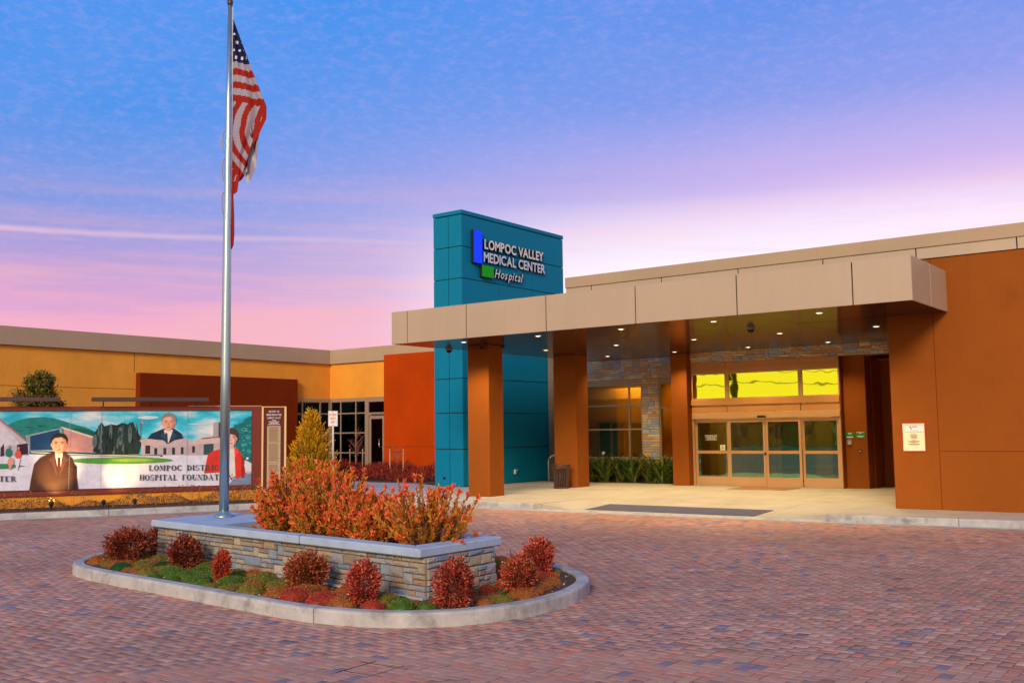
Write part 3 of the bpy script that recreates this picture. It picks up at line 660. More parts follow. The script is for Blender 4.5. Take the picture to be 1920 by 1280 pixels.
for x0, x1 in ((-19.6, -18.0), (-17.3, -15.6), (-14.6, -13.4), (-12.6, -11.2), (-10.2, -9.2)): bx('lobby_light', (x0, x1, 32.2, 32.8, 3.90, 3.94), M['panel_light'], hb, 0)
for x0, x1, z0, z1, m_ in ((-21.50, -21.42, .15, 2.28, 'frame'), (-20.90, -20.82, .15, 2.28, 'frame'), (-20.28, -20.20, .15, 2.28, 'frame'), (-21.42, -20.28, 2.21, 2.28, 'frame'), (-15.9, -15.5, .15, 3.4, 'interior_teal'), (-14.9, -14.7, .15, 2.6, 'frame_warm'), (-14.3, -14.1, .15, 2.6, 'frame_warm'), (-12.9, -12.75, .15, 2.6, 'frame_warm'), (-11.0, -10.6, .15, 3.4, 'interior_teal')):
    bx('lobby_trim', (x0, x1, 34.24, 34.39, z0, z1), M[m_], hb, 0)
bx('lobby_soffit_beam', (-21.2, -16, 32.9, 33.1, 3.1, 3.5), M['interior_wall'], hb, 0)
# back wing: short ochre wall facing front, red wall, side wing with fascia
WU = -33.87; WV = 31.5
bx('wall', (WU-.3, -29.9, WV, WV+.3, 3.50, 5.05), M['stucco_ochre'], hb, 0)
bx('roof_band', (WU, -21.4, WV-.12, WV+.3, 5.055, 5.68), M['trim_tan'], hb, 0)
bx('wall', (-30.2, -22.65, WV-.35, WV+.2, .05, 5.26), M['stucco_red'], hb, .01)
bx('control_joint', (-30.18, -22.7, WV-.352, WV-.33, 1.36, 1.375), M['stucco_brown'], hb, 0)
bx('roof_fill', (-34.5, -21.4, WV+.3, 45, 5.3, 5.5), M['trim_tan'], hb, 0)
bx('wall', (WU-.3, WU, -4, WV+.01, 3.50, 5.05), M['stucco_ochre'], hb, 0)
bx('wall', (WU-.302, WU-.002, -4, 28.8, .05, 3.50), M['stucco_ochre'], hb, 0)
bx('roof_band', (WU-.3, WU+.12, -4, WV+.01, 5.055, 5.68), M['trim_tan'], hb, 0)
bx('control_joint', (WU-.02, WU+.003, -4, 21.7, 3.68, 3.695), M['stucco_brown'], hb, 0)
bx('control_joint', (WU-.02, WU+.003, 21.66, 21.68, 4.33, 5.05), M['stucco_brown'], hb, 0)
bx('brown_wall_block', (WU-.2, WU+.25, 21.75, 29.4, .05, 4.30), M['stucco_brown'], hb, .02)
bx('roof_fill', (-60, WU, -4, 45, 5.3, 5.5), M['trim_tan'], hb, 0)
# dark corner windows
def wy(x0, x1, z0, z1, vs_, hs):  # along v on plane u
    f = MB(); t_ = .06; u = WU
    f.box(u-.08, u+.03, x0, x1, z1-.16, z1).box(u-.08, u+.03, x0, x1, z0, z0+.08).box(u-.08, u+.03, x0, x0+t_, z0+.08, z1-.16).box(u-.08, u+.03, x1-t_, x1, z0+.08, z1-.16)
    wf = part('window', f, M['frame'], hb); X_ = [x0+t_]+list(vs_)+[x1-t_]; H_ = [z0+.08]+list(hs)+[z1-.16]
    for x in vs_: bx('mullion', (u-.06, u+.028, x-.03, x+.03, z0+.08, z1-.16), M['frame'], wf, 0)
    for z in hs: bx('transom', (u-.05, u+.024, x0+t_, x1-t_, z-.028, z+.028), M['frame'], wf, 0)
    for i in range(len(X_)-1):
        for j in range(len(H_)-1): bx('pane', (u-.02, u-.01, X_[i], X_[i+1], H_[j], H_[j+1]), M['dark_glass'], wf, 0)
wy(29.4, 31.48, .1, 3.50, (29.86, 30.9), (1.1, 2.0, 2.83))
window(WU+.02, -31.62, .1, 3.50, WV+.03, (-33.2, -32.25), (1.1, 1.97, 2.83), 'dark_glass', 'frame', .06, .10)
# glazed side door
f = MB(); dx0, dx1 = -31.60, -30.22
f.box(dx0, dx0+.16, WV-.02, WV+.10, .1, 3.49).box(dx0+.16, dx1, WV-.02, WV+.10, 3.30, 3.49).box(dx0+.16, dx1, WV-.02, WV+.10, 2.72, 2.84)
dr = part('side_door', f, M['frame'], hb); bx('pane', (dx0+.16, dx1, WV+.03, WV+.04, 2.84, 3.30), M['dark_glass'], dr, 0)
lf = MB(); lf.box(-31.42, -31.30, WV, WV+.05, .15, 2.70).box(-30.62, -30.46, WV, WV+.05, .15, 2.70).box(-31.30, -30.62, WV, WV+.05, 2.56, 2.70).box(-31.30, -30.62, WV, WV+.05, .15, .42)
part('door_leaf', lf, M['frame'], dr); bx('pane', (-31.30, -30.62, WV+.02, WV+.03, .42, 2.56), M['dark_glass'], dr, 0)
part('door_handle', MB().tube([(-30.68, WV-.02, 1.35), (-30.74, WV-.09, 1.38), (-30.74, WV-.09, 1.68), (-30.68, WV-.02, 1.71)], .018), M['steel'], dr, smooth=True)
bx('door_closer', (-31.25, -30.4, WV-.06, WV-.02, 2.73, 2.78), M['steel'], dr, .004)
# dark room behind the corner
bx('back_room_wall', (-36.5, -24, 36, 36.2, .1, 5), M['interior_dark'], hb, 0); bx('back_room_wall', (-37, -36.8, 28, 36, .1, 5), M['interior_dark'], hb, 0)
part('back_room_floor', MB().box(-37, -24, 31.9, 36, .08, .12), M['interior_floor'], hb)
bx('back_room_light', (-32.9, -32.5, 33.0, 33.1, 3.35, 3.38), M['panel_light'], hb, 0)

# ------------------------------------------------------------------ blue sign tower
TU0, TU1, TV0, TV1 = -22.59, -21.35, 25.74, 31.80
tw = thing('sign_tower', 'tall teal blue panelled tower rising behind the canopy', 'tower', (-21.97, 28.8, 0))
TO = Vector((-21.97, 28.8, 0))
def tb(name, b, m, bev=.004): return bx(name, (b[0]-TO.x, b[1]-TO.x, b[2]-TO.y, b[3]-TO.y, b[4], b[5]), M[m], tw, bev)
tb('core', (TU0+.03, TU1-.03, TV0+.03, TV1-.03, .05, 9.2), 'joint', 0)
tz = [.15, 1.38, 2.57, 3.71, 4.83, 5.95, 7.06, 8.14, 9.22]
um = -21.93
for a, b in zip(tz[:-1], tz[1:]):
    a += .012; b -= .012
    tb('panel', (TU0, um-.01, TV0, TV0+.025, a, b), 'blue'); tb('panel', (um+.01, TU1-.001, TV0, TV0+.025, a, b), 'blue')
    for v0, v1 in ((TV0+.027, 27.75), (27.77, 29.78), (29.80, TV1)): tb('panel', (TU1-.025, TU1, v0+.0, v1, a, b), 'blue')
    tb('panel', (TU0, TU0+.025, TV0+.027, TV1, a, b), 'blue'); tb('panel', (TU0+.027, TU1-.027, TV1-.025, TV1, a, b), 'blue')
tb('cap', (TU0-.02, TU1+.02, TV0-.02, TV1+.02, 9.235, 9.37), 'blue', .008)
# hose bib marks low on the front
tb('hose_bib', (-22.2, -22.12, TV0-.06, TV0, .40, .46), 'black', .005)
# lettering on the tower
sg = thing('wall_sign', 'illuminated hospital name sign with blue bar and green square on the teal tower', 'sign', (TU1, 28.4, 7.9))
SG = Vector((TU1, 28.4, 7.9))
def sbx(name, v0, v1, z0, z1, d, m, side='letter_side', par=sg):
    o = bx(name, (.02, d, v0-SG.y, v1-SG.y, z0-SG.z, z1-SG.z), M[side], par, .006)
    bx('face', (d+.001, d+.012, v0-SG.y+.015, v1-SG.y-.015, z0-SG.z+.015, z1-SG.z-.015), M[m], o, 0); return o
sbx('blue_bar', 26.22, 26.70, 7.62, 8.76, .13, 'sign_blue')
sbx('green_square', 26.66, 27.32, 7.19, 7.605, .13, 'sign_green')
def letters(t, v0, v1, zb, h, face, bold, shear=0, d=.09, hcap=.70):
    lay, tw_ = text_layout(t, .035, gap=.06, space=.26, bold=bold, shear=shear); sx = (v1-v0)/tw_; sy = h/hcap; cache = {}
    for me, dx in lay:
        key = me.name
        if key not in cache:
            m2 = me.copy(); m2.materials.clear(); m2.materials.append(M[face]); m2.materials.append(M['letter_side'])
            n2 = m2.copy()
            for p in m2.polygons: p.material_index = 0 if abs(p.normal.z) > .9 and p.center.z > 0 else 1
            cache[key] = m2
        o = link('letter', cache[key], sg)
        # glyph x -> +v, y -> z, extrusion -> +u
        o.matrix_local = Matrix.Translation((d-.03, v0-SG.y+dx*sx, zb-SG.z)) @ Matrix(((0, 0, 1.3, 0), (sx, 0, 0, 0), (0, sy, 0, 0), (0, 0, 0, 1)))
letters('LOMPOC VALLEY', 26.85, 30.36, 8.19, .32, 'letter_face', .028)
letters('MEDICAL CENTER', 26.80, 30.46, 7.74, .32, 'letter_face2', .028)
letters('Hospital', 27.40, 29.06, 7.25, .30, 'white', .004, .35)

# ------------------------------------------------------------------ canopy
cn = thing('entrance_canopy', 'flat beige metal entrance canopy on orange square columns', 'canopy', (-12.4, 25, 0))
CO = Vector((-12.4, 25, 0))
def cb(name, b, m, bev=.004): return bx(name, (b[0]-CO.x, b[1]-CO.x, b[2]-CO.y, b[3]-CO.y, b[4], b[5]), M[m], cn, bev)
CU0, CU1, CV0, CV1, CZ0, CZ1 = -19.28, -5.44, 20.20, 29.9, 4.36, 5.245
cb('deck', (CU0+.03, CU1-.03, CV0+.03, RW-.07, CZ0+.03, CZ1-.02), 'joint', 0); cb('deck', (CU0+.03, -6.8, RW-.069, CV1, CZ0+.03, CZ1-.02), 'joint', 0)
fx = [CU0, -19.10+.0, -16.63, -14.10, -11.58, -9.08, -6.60, CU1]
fx = [CU0, -18.70, -16.62, -14.09, -11.58, -9.08, -6.59, CU1]
for a, b in zip(fx[:-1], fx[1:]): cb('fascia_panel', (a+(.012 if a > CU0 else 0), b-(.012 if b < CU1 else 0), CV0, CV0+.028, CZ0, CZ1), 'panel_beige')
for a, b in ((CV0+.03, 21.55), (21.57, 22.84)): cb('fascia_panel', (CU1-.028, CU1, a, b, CZ0, CZ1), 'panel_beige')
for a, b in ((CV0+.03, 22.5), (22.52, 25.7), (25.72, CV1)): cb('fascia_panel', (CU0, CU0+.028, a, b, CZ0, CZ1), 'panel_beige')
sx_ = [CU0+.03, -16.2, -13.7, -11.2, -8.75, CU1-.03]; sy_ = [CV0+.03, 22.9, 26.6, CV1]
for i in range(len(sx_)-1):
    for j in range(len(sy_)-1):
        x1 = sx_[i+1]
        if j > 0 and i == len(sx_)-2: x1 = -6.74
        y1 = sy_[j+1] if not (j == 0 and i == len(sx_)-2) else 22.83
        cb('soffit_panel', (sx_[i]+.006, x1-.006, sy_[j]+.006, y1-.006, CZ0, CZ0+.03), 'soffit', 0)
for b in ((-18.12, -17.36, 22.06, 22.72), (-18.55, -17.69, 26.95, 27.66), (-15.52, -14.94, 29.22, 29.55), (-10.12, -9.47, 29.80, 30.4)):
    z1 = CZ0-.001 if b[2] < 29.8 else 5.5
    cb('column', (*b, .12, z1), 'stucco_orange', .015)
for b in ((-18.10, -17.38, 22.08, 22.70), (-18.53, -17.71, 26.97, 27.64)): cb('column_base', (b[0]-.0, b[1]+.0, b[2], b[3], .10, .165), 'concrete', 0) if False else None

# recessed downlights
rows = ((21.02, 'front'), (24.88, 'middle'), (28.42, 'back')); cols_ = (-17.38, -14.92, -12.46, -10.03, -7.58)
ordw = ['leftmost', 'second from the left', 'third from the left', 'fourth from the left', 'rightmost']
lamp0 = None
for rv, rn in rows:
    for ci_, cu in enumerate(cols_):
        if rn == 'back' and ci_ == 4: continue
        lab = f'small round recessed downlight, {ordw[ci_] if not (rn=="back" and ci_==3) else "rightmost"} of the {rn} row in the canopy ceiling'
        o = thing('downlight', lab, 'ceiling light', (cu, rv, CZ0-.001), 0, 'recessed downlights in the canopy ceiling')
        if lamp0 is None:
            lm_ = MB().lathe([(.062, -.0), (.062, -.012), (.085, -.012), (.09, 0.0)], seg=20); lm_.f = lm_.f[:-2]; lm_.mi = lm_.mi[:-2]; lm_.c = lm_.c[:-2]; lm = lm_.mesh('trim_ring', M['white'])
            ld = MB().lathe([(.001, -.008), (.060, -.008), (.060, -.004)], seg=20).mesh('lens', M['lamp'])
            lamp0 = (lm, ld)
            sp_ = bpy.data.lights.new('downlight_beam', 'SPOT'); sp_.energy = 340; sp_.spot_size = math.radians(125); sp_.spot_blend = .8; sp_.shadow_soft_size = .08; sp_.color = (1.0, .72, .34)
        link('trim_ring', lamp0[0], o); link('lens', lamp0[1], o)
        l_ = bpy.data.objects.new('beam', sp_); COL.objects.link(l_); l_.parent = o; l_.location = (0, 0, -.03)
# ceiling cameras
def dome(loc, lab):
    o = thing('security_camera', lab, 'security camera', loc, 0, 'cameras under the canopy')
    part('housing', MB().lathe([(.10, 0), (.10, -.05), (.085, -.06)], seg=20), M['grey_paint'], o, smooth=False)
    part('dome', MB().lathe([(.084, -.058), (.081, -.085), (.070, -.11), (.050, -.13), (.028, -.141), (.004, -.145)], seg=20), M['black'], o, smooth=True)
dome((-9.94, 22.86, CZ0), 'dark dome security camera in the middle of the canopy ceiling')
dome((-19.0, 22.3, CZ0), 'dark dome security camera near the left end of the canopy ceiling')
for x, nm in ((-17.5, 'left'), (-16.75, 'right')):
    o = thing('floodlight', f'small dim floodlight under the canopy beside the first column, {nm} one of the pair', 'floodlight', (x, 21.95, CZ0), 0, 'small floodlights by the first column')
    part('bracket', MB().tube([(0, 0, 0), (0, 0, -.06)], .02), M['trash'], o); part('lamp_head', MB().lathe([(.03, .05), (.06, -.02), (.075, -.06), (.06, -.065)], c=(0, -.02, -.1), seg=14), M['trash'], o, smooth=True)

# ------------------------------------------------------------------ mural wall
mw = thing('mural_wall', 'long low ochre wall carrying the framed mural', 'wall', (*P0, 0), math.atan2(D2.y, D2.x))
def mbx(name, s0, s1, o0, o1, z0, z1, m, bev=.004, par=None, **k):   # s along, o outwards (towards viewer = -y local)
    return bx(name, (s0, s1, -o1, -o0, z0, z1), M[m], par if par else mw, bev, **k)
mbx('wall', -6.0, 7.30, -.25, .0, .05, 2.66, 'stucco_ochre', .01)
mbx('wall_coping', -6.0, 7.30, -.27, .0, 2.662, 2.72, 'trim_tan', .005)
mu = thing('mural', 'painted hospital history mural in a maroon frame on the low ochre wall', 'mural', (*P0, 0), math.atan2(D2.y, D2.x))
def fr(name, s0, s1, z0, z1, m='mural_frame', o=(.002, .07), par=mu): return bx(name, (s0, s1, -o[1], -o[0], z0, z1), M[m], par, .004)
fr('frame', -5.5, 6.60, 2.625, 2.735); fr('frame', -5.5, 6.60, .43, .545); fr('frame', 6.345, 6.60, .547, 2.623); fr('frame', -5.5, -5.3, .547, 2.623)
fr('backing', -5.3, 6.343, .546, 2.624, 'plaque_dark', (.002, .02))
sx_k = ([-1000, 0, 337, 674, 1010, 1307, 1588], [-3.7, -.016, 1.23, 2.528, 3.88, 5.11, 6.335])
def aw(x, y):
    s = float(np.interp(x, *sx_k)); tt = x/1588; yt = 568+3*tt; yb = 1082-42*tt
    z = 2.62+(0.548-2.62)*(y-yt)/(yb-yt); return s, min(max(z, .548), 2.62)
_layer = [.022]
def art(name, pts, col, grad=None, rough=.5, m=None):
    _layer[0] += .00015
    if m is None: m = mat('mural paint '+name, col, rough, spec=.25, var=.28 if 'tree' in name or 'foliage' in name or 'hill' in name else .16, vscale=9 if 'tree' in name or 'foliage' in name else 5)
    P_ = [aw(*p) for p in pts]
    mb = MB().add([(s, -_layer[0], z) for s, z in P_], [tuple(range(len(P_)))])
    o = part(name, mb, m, mu); 
    if o.data.polygons[0].normal.y > 0: o.data.flip_normals()
    return o
def ell(cx, cy, rx, ry, n=20, a0=0, a1=2*PI): return [(cx+rx*math.cos(a0+(a1-a0)*i/n), cy+ry*math.sin(a0+(a1-a0)*i/n)) for i in range(n+(0 if abs(a1-a0-2*PI) < .01 else 1))]
# painted sky: a paint film with clouds
msky = bpy.data.materials.new('mural sky paint'); msky.use_nodes = True; nt = msky.node_tree; pb = nt.nodes['Principled BSDF']; pb.inputs['Roughness'].default_value = .45
t = nt.nodes.new('ShaderNodeTexCoord'); mpp = nt.nodes.new('ShaderNodeMapping'); mpp.inputs['Scale'].default_value = (.7, 1, 1.8); nt.links.new(t.outputs['Object'], mpp.inputs[0])
n_1 = nt.nodes.new('ShaderNodeTexNoise'); n_1.inputs['Scale'].default_value = 1.5; n_1.inputs['Detail'].default_value = 5; nt.links.new(mpp.outputs[0], n_1.inputs[0])
r_ = nt.nodes.new('ShaderNodeValToRGB'); cr = r_.color_ramp; cr.elements.new(.5); cr.elements.new(.6)
for e, (p_, c_) in zip(cr.elements, ((.36, (.01, .40, .60)), (.46, (.04, .58, .80)), (.56, (.38, .66, .80)), (.68, (.85, .80, .80)))): e.position = p_; e.color = (*c_, 1)
nt.links.new(n_1.outputs[0], r_.inputs[0]); nt.links.new(r_.outputs[0], pb.inputs['Base Color'])
art('painted_sky', [(-1000, 560), (1588, 560), (1588, 860), (-1000, 860)], None, m=msky)
art('painted_hill', [(-200, 720), (-100, 660), (60, 650), (110, 628), (180, 612), (270, 606), (330, 612), (400, 632), (470, 655), (540, 672), (600, 700), (600, 760), (-200, 760)], (.015, .22, .20))
art('painted_hill', [(440, 690), (480, 675), (520, 680), (590, 700), (600, 760), (440, 760)], (.01, .12, .08))
art('painted_ground', [(-1000, 850), (190, 825), (500, 830), (880, 850), (1588, 855), (1588, 1090), (-1000, 1090)], (.74, .73, .88))
art('painted_shade', [(190, 822), (400, 826), (900, 848), (1030, 852), (1030, 862), (800, 862), (190, 840)], (.02, .06, .06))
art('painted_kerb_line', [(200, 826), (600, 846), (1015, 856), (1015, 861), (600, 852), (200, 832)], (.80, .72, .52))
art('painted_building', [(-1000, 560), (-60, 575), (0, 615), (185, 765), (188, 850), (-1000, 870)], (.50, .46, .55))
art('painted_building', [(-60, 650), (0, 640), (120, 760), (120, 780), (-60, 800)], (.64, .60, .68))
art('painted_doorway', [(10, 800), (30, 770), (34, 850), (10, 856)], (.06, .02, .04)); art('painted_doorway', [(112, 780), (178, 772), (184, 842), (112, 846)], (.04, .015, .03))
art('painted_roof_edge', [(-60, 600), (0, 612), (192, 770), (182, 774), (0, 628), (-60, 618)], (.40, .15, .14))
art('painted_hall', [(160, 722), (392, 674), (400, 822), (196, 826)], (.28, .34, .38))
art('painted_hall_shade', [(192, 728), (378, 684), (380, 814), (196, 816)], (.012, .06, .16))
art('painted_hall_side', [(404, 676), (592, 738), (592, 832), (404, 824)], (.58, .28, .26)); art('painted_hall_roof', [(380, 668), (404, 672), (592, 732), (592, 742), (404, 684)], (.75, .62, .58))
tree = [(590, 830), (600, 760), (585, 720), (610, 690), (640, 640), (660, 668), (700, 655), (740, 660), (770, 645), (800, 655), (838, 640), (860, 690), (885, 730), (895, 780), (880, 845), (640, 840)]
art('painted_tree', tree, (.016, .035, .034))
for x, y, w_, h_ in ((640, 720, 12, 60), (700, 700, 10, 50), (760, 730, 16, 60), (820, 715, 12, 62), (600, 760, 16, 45)): art('painted_tree_light', ell(x, y, w_, h_, 12), (.10, .16, .16))
_r = random.Random(21)
for k_ in range(46):
    x = _r.uniform(615, 875); y = _r.uniform(660, 820); w_ = _r.uniform(3, 8); h_ = _r.uniform(14, 40); art('painted_tree_stroke', [(x-w_, y+h_), (x-w_*.3, y-h_), (x+w_*.6, y-h_*.6), (x+w_, y+h_*.8)], _r.choice([(.045, .085, .085), (.008, .018, .02), (.10, .15, .15), (.02, .05, .04)]))
for k_ in range(12):
    x = _r.uniform(-60, 1540); y = _r.uniform(585, 660)
    if x < 900 or 990 < x < 1140 or x > 1440: continue
    art('painted_cloud', ell(x, y, _r.uniform(30, 80), _r.uniform(4, 11), 14), _r.choice([(.62, .74, .84), (.74, .62, .66), (.30, .62, .78)]))
for k_ in range(9): x = _r.uniform(120, 470); y = 628+abs(x-290)*.14+_r.uniform(8, 50); art('painted_hill_stroke', [(x-30, y+3), (x, y-4), (x+34, y+2), (x, y+5)], _r.choice([(.02, .30, .26), (.01, .16, .16)]))
art('painted_lawn', ell(770, 884, 325, 21, 30), (.10, .34, .05)); art('painted_lawn_light', ell(840, 882, 130, 9, 20), (.30, .50, .07))
art('painted_lawn', [(-1000, 905), (60, 900), (170, 915), (60, 932), (-1000, 950)], (.04, .26, .12))
art('painted_flagpole', [(884, 645), (889, 645), (892, 760), (886, 760)], (.12, .12, .14)); art('painted_flag', [(889, 640), (908, 642), (905, 655), (889, 652)], (.65, .25, .25))
art('painted_clinic', [(892, 765), (1190, 770), (1195, 850), (895, 850)], (.52, .42, .46)); art('painted_clinic_roof', [(880, 758), (925, 745), (1185, 748), (1245, 778), (1190, 795), (1030, 797), (890, 768)], (.58, .44, .48))
art('painted_clinic', [(1195, 782), (1400, 740), (1440, 748), (1440, 852), (1195, 850)], (.55, .42, .44)); art('painted_clinic_roof', [(1192, 785), (1255, 742), (1340, 728), (1440, 745), (1440, 775), (1240, 785)], (.66, .50, .48))
for x0, x1, y0, y1 in ((918, 950, 790, 843), (975, 995, 806, 848), (1033, 1052, 806, 848), (1088, 1106, 804, 848), (1143, 1160, 802, 846), (1215, 1232, 796, 838)): art('painted_window', [(x0, y0), (x1, y0), (x1, y1), (x0, y1)], (.035, .03, .04))
art('painted_window', [(1288, 785), (1350, 780), (1350, 850), (1288, 850)], (.04, .08, .10)); art('painted_vent', [(1275, 746), (1400, 733), (1400, 739), (1275, 752)], (.05, .03, .03))
art('painted_foliage', [(1455, 700), (1480, 660), (1520, 655), (1545, 625), (1588, 605), (1588, 905), (1560, 890), (1530, 880), (1500, 820), (1470, 780)], (.012, .18, .20))
for x, y, w_, h_ in ((1540, 690, 22, 12), (1565, 740, 18, 14), (1540, 790, 20, 12), (1570, 830, 14, 12)): art('painted_foliage_light', ell(x, y, w_, h_, 12), (.05, .34, .36))
art('painted_rocks', [(1445, 1040), (1480, 1000), (1530, 975), (1588, 968), (1588, 1045), (1445, 1045)], (.22, .28, .44))
for k_ in range(40): x = _r.uniform(1490, 1585); y = _r.uniform(650, 890); art('painted_foliage_stroke', ell(x, y, _r.uniform(4, 12), _r.uniform(3, 6), 8), _r.choice([(.03, .28, .30), (.005, .10, .12), (.08, .38, .40)])) if x > 1500+(y-650)*.05 else None
art('painted_blossom', ell(1562, 875, 8, 8, 10), (.85, .8, .85)); art('painted_blossom', [(1540, 915), (1565, 895), (1588, 905), (1588, 960), (1530, 970)], (.74, .74, .80))
# painted portraits
def portrait(cx, top, rw, rh, suit, hair, suitc, skin, shirt, tie, shoulder, glow=None, hairshape=0, tache=False):
    art('painted_jacket', suit, suitc)
    xs_ = [p[0] for p in suit]; ys_ = [p[1] for p in suit]; bot = max(ys_); by0 = top+rh*2
    for sg2 in (-1, 1): art('painted_jacket_fold', [(cx+sg2*rw*.55, by0+rh*.05), (cx+sg2*rw*1.35, by0+rh*.62), (cx+sg2*rw*.95, by0+rh*.85), (cx+sg2*rw*.18, min(bot-6, by0+rh*2.3))], tuple(c*1.7+.008 for c in suitc))
    art('painted_sleeve_shade', [(max(xs_)-(max(xs_)-cx)*.30, by0+rh*.9), (max(xs_)-(max(xs_)-cx)*.12, by0+rh*1.3), (max(xs_)-(max(xs_)-cx)*.10, bot-4), (max(xs_)-(max(xs_)-cx)*.30, bot-4)], tuple(c*.55 for c in suitc)) if bot-by0 > rh*1.8 else None
    by = top+rh*2
    art('painted_neck', [(cx-rw*.45, by-rh*.5), (cx+rw*.45, by-rh*.5), (cx+rw*.5, by+rh*.35), (cx-rw*.5, by+rh*.35)], skin)
    art('painted_shirt', shirt, (.75, .72, .68))
    if tie: art('painted_tie', tie, (.15, .02, .02) if not tache else (.02, .06, .08))
    if hairshape: art('painted_hair', ell(cx, top+rh*.82, rw*1.45, rh*.98, 20), hair)
    for sx2 in (-1, 1): art('painted_ear', ell(cx+sx2*rw*1.0, top+rh*1.08, rw*.14, rh*.2, 10), tuple(c*.75 for c in skin))
    jaw = [(cx+rw*math.cos(a_)*(1 if math.sin(a_) < 0 else 1-.22*math.sin(a_)**2), top+rh*1.05+rh*math.sin(a_)) for a_ in [2*PI*k_/26 for k_ in range(26)]]
    art('painted_face', jaw, skin)
    art('painted_face_shade', [(cx+rw*.98*math.cos(a_)*(1 if math.sin(a_) < 0 else 1-.22*math.sin(a_)**2), top+rh*1.05+rh*.98*math.sin(a_)) for a_ in [-PI/2.3+PI*.92*k_/14 for k_ in range(15)]]+[(cx+rw*.45, top+rh*1.7), (cx+rw*.62, top+rh*1.1), (cx+rw*.5, top+rh*.5)], tuple(c*k_ for c, k_ in zip(skin, (.70, .58, .52))))
    art('painted_brow_light', ell(cx-rw*.1, top+rh*.58, rw*.45, rh*.14, 12), tuple(min(1, c*1.15) for c in skin)); art('painted_cheek', ell(cx-rw*.42, top+rh*1.28, rw*.22, rh*.13, 10), tuple(c*k_ for c, k_ in zip(skin, (1.05, .82, .78))))
    if not hairshape: art('painted_hair', [(cx-rw*1.08, top+rh*.95), (cx-rw*1.1, top+rh*.4), (cx-rw*.7, top-rh*.02), (cx, top-rh*.14), (cx+rw*.75, top), (cx+rw*1.15, top+rh*.45), (cx+rw*1.08, top+rh), (cx+rw*.88, top+rh*.55), (cx+rw*.35, top+rh*.3), (cx-rw*.55, top+rh*.36), (cx-rw*.9, top+rh*.6)], hair)
    else: art('painted_fringe', [(cx-rw*1.15, top+rh*.9), (cx-rw*1.05, top+rh*.2), (cx, top-rh*.1), (cx+rw*1.05, top+rh*.2), (cx+rw*1.15, top+rh), (cx+rw*.6, top+rh*.65), (cx-rw*.3, top+rh*.55)], hair)
    for sx2 in (-.42, .42):
        art('painted_brow', ell(cx+rw*sx2, top+rh*.82, rw*.24, rh*.045, 8), hair); art('painted_eye', ell(cx+rw*sx2, top+rh*.96, rw*.14, rh*.05, 8), (.05, .03, .03))
    art('painted_nose', [(cx-rw*.04, top+rh*.95), (cx+rw*.16, top+rh*1.32), (cx-rw*.14, top+rh*1.34)], tuple(c*.72 for c in skin))
    if tache: art('painted_moustache', ell(cx, top+rh*1.45, rw*.38, rh*.08, 10), (.55, .5, .48))
    art('painted_mouth', ell(cx, top+rh*1.58, rw*.28, rh*.05, 10), (.42, .06, .05))
portrait(377, 716, 46, 62, [(195, 1072), (205, 1000), (222, 905), (262, 862), (330, 832), (420, 832), (462, 870), (482, 930), (505, 1068)], (.03, .02, .015), (.085, .032, .022), (.86, .44, .27), [(352, 835), (402, 835), (388, 935), (372, 935)], [(371, 862), (386, 862), (390, 930), (380, 948), (370, 930)], None)
portrait(1063, 592, 40, 52, [(930, 746), (955, 716), (1030, 684), (1098, 684), (1145, 716), (1157, 746), (1100, 757), (1063, 780), (1030, 757)], (.28, .24, .22), (.012, .035, .07), (.80, .38, .28), [(1033, 692), (1092, 692), (1064, 775), (1056, 775)], [(1042, 712), (1057, 712), (1060, 775), (1050, 780), (1040, 750)], None, tache=True)
portrait(1460, 690, 33, 56, [(1292, 965), (1315, 850), (1345, 828), (1420, 805), (1500, 812), (1530, 860), (1552, 970), (1500, 1000), (1410, 960)], (.06, .05, .05), (.72, .04, .03), (.80, .48, .42), [(1445, 815), (1478, 815), (1488, 985), (1452, 1005)], None, None, hairshape=1)
for cx, cy, c_ in ((60, 830, (.02, .20, .16)), (120, 842, (.75, .10, .07)), (75, 888, (.75, .35, .25))): art('painted_figure', ell(cx, cy, 20, 28, 12), c_); art('painted_figure_head', ell(cx+2, cy-38, 8, 10, 10), (.5, .3, .2)) if cy < 860 else None
art('painted_legs', [(110, 868), (135, 868), (122, 938), (108, 935)], (.72, .70, .78)); art('painted_legs', [(62, 905), (85, 905), (80, 935), (66, 935)], (.70, .30, .25))
for x in (442, 640, 1180): art('panel_seam', [(x, 560), (x+2, 560), (x+2, 1090), (x, 1090)], (.30, .36, .42))
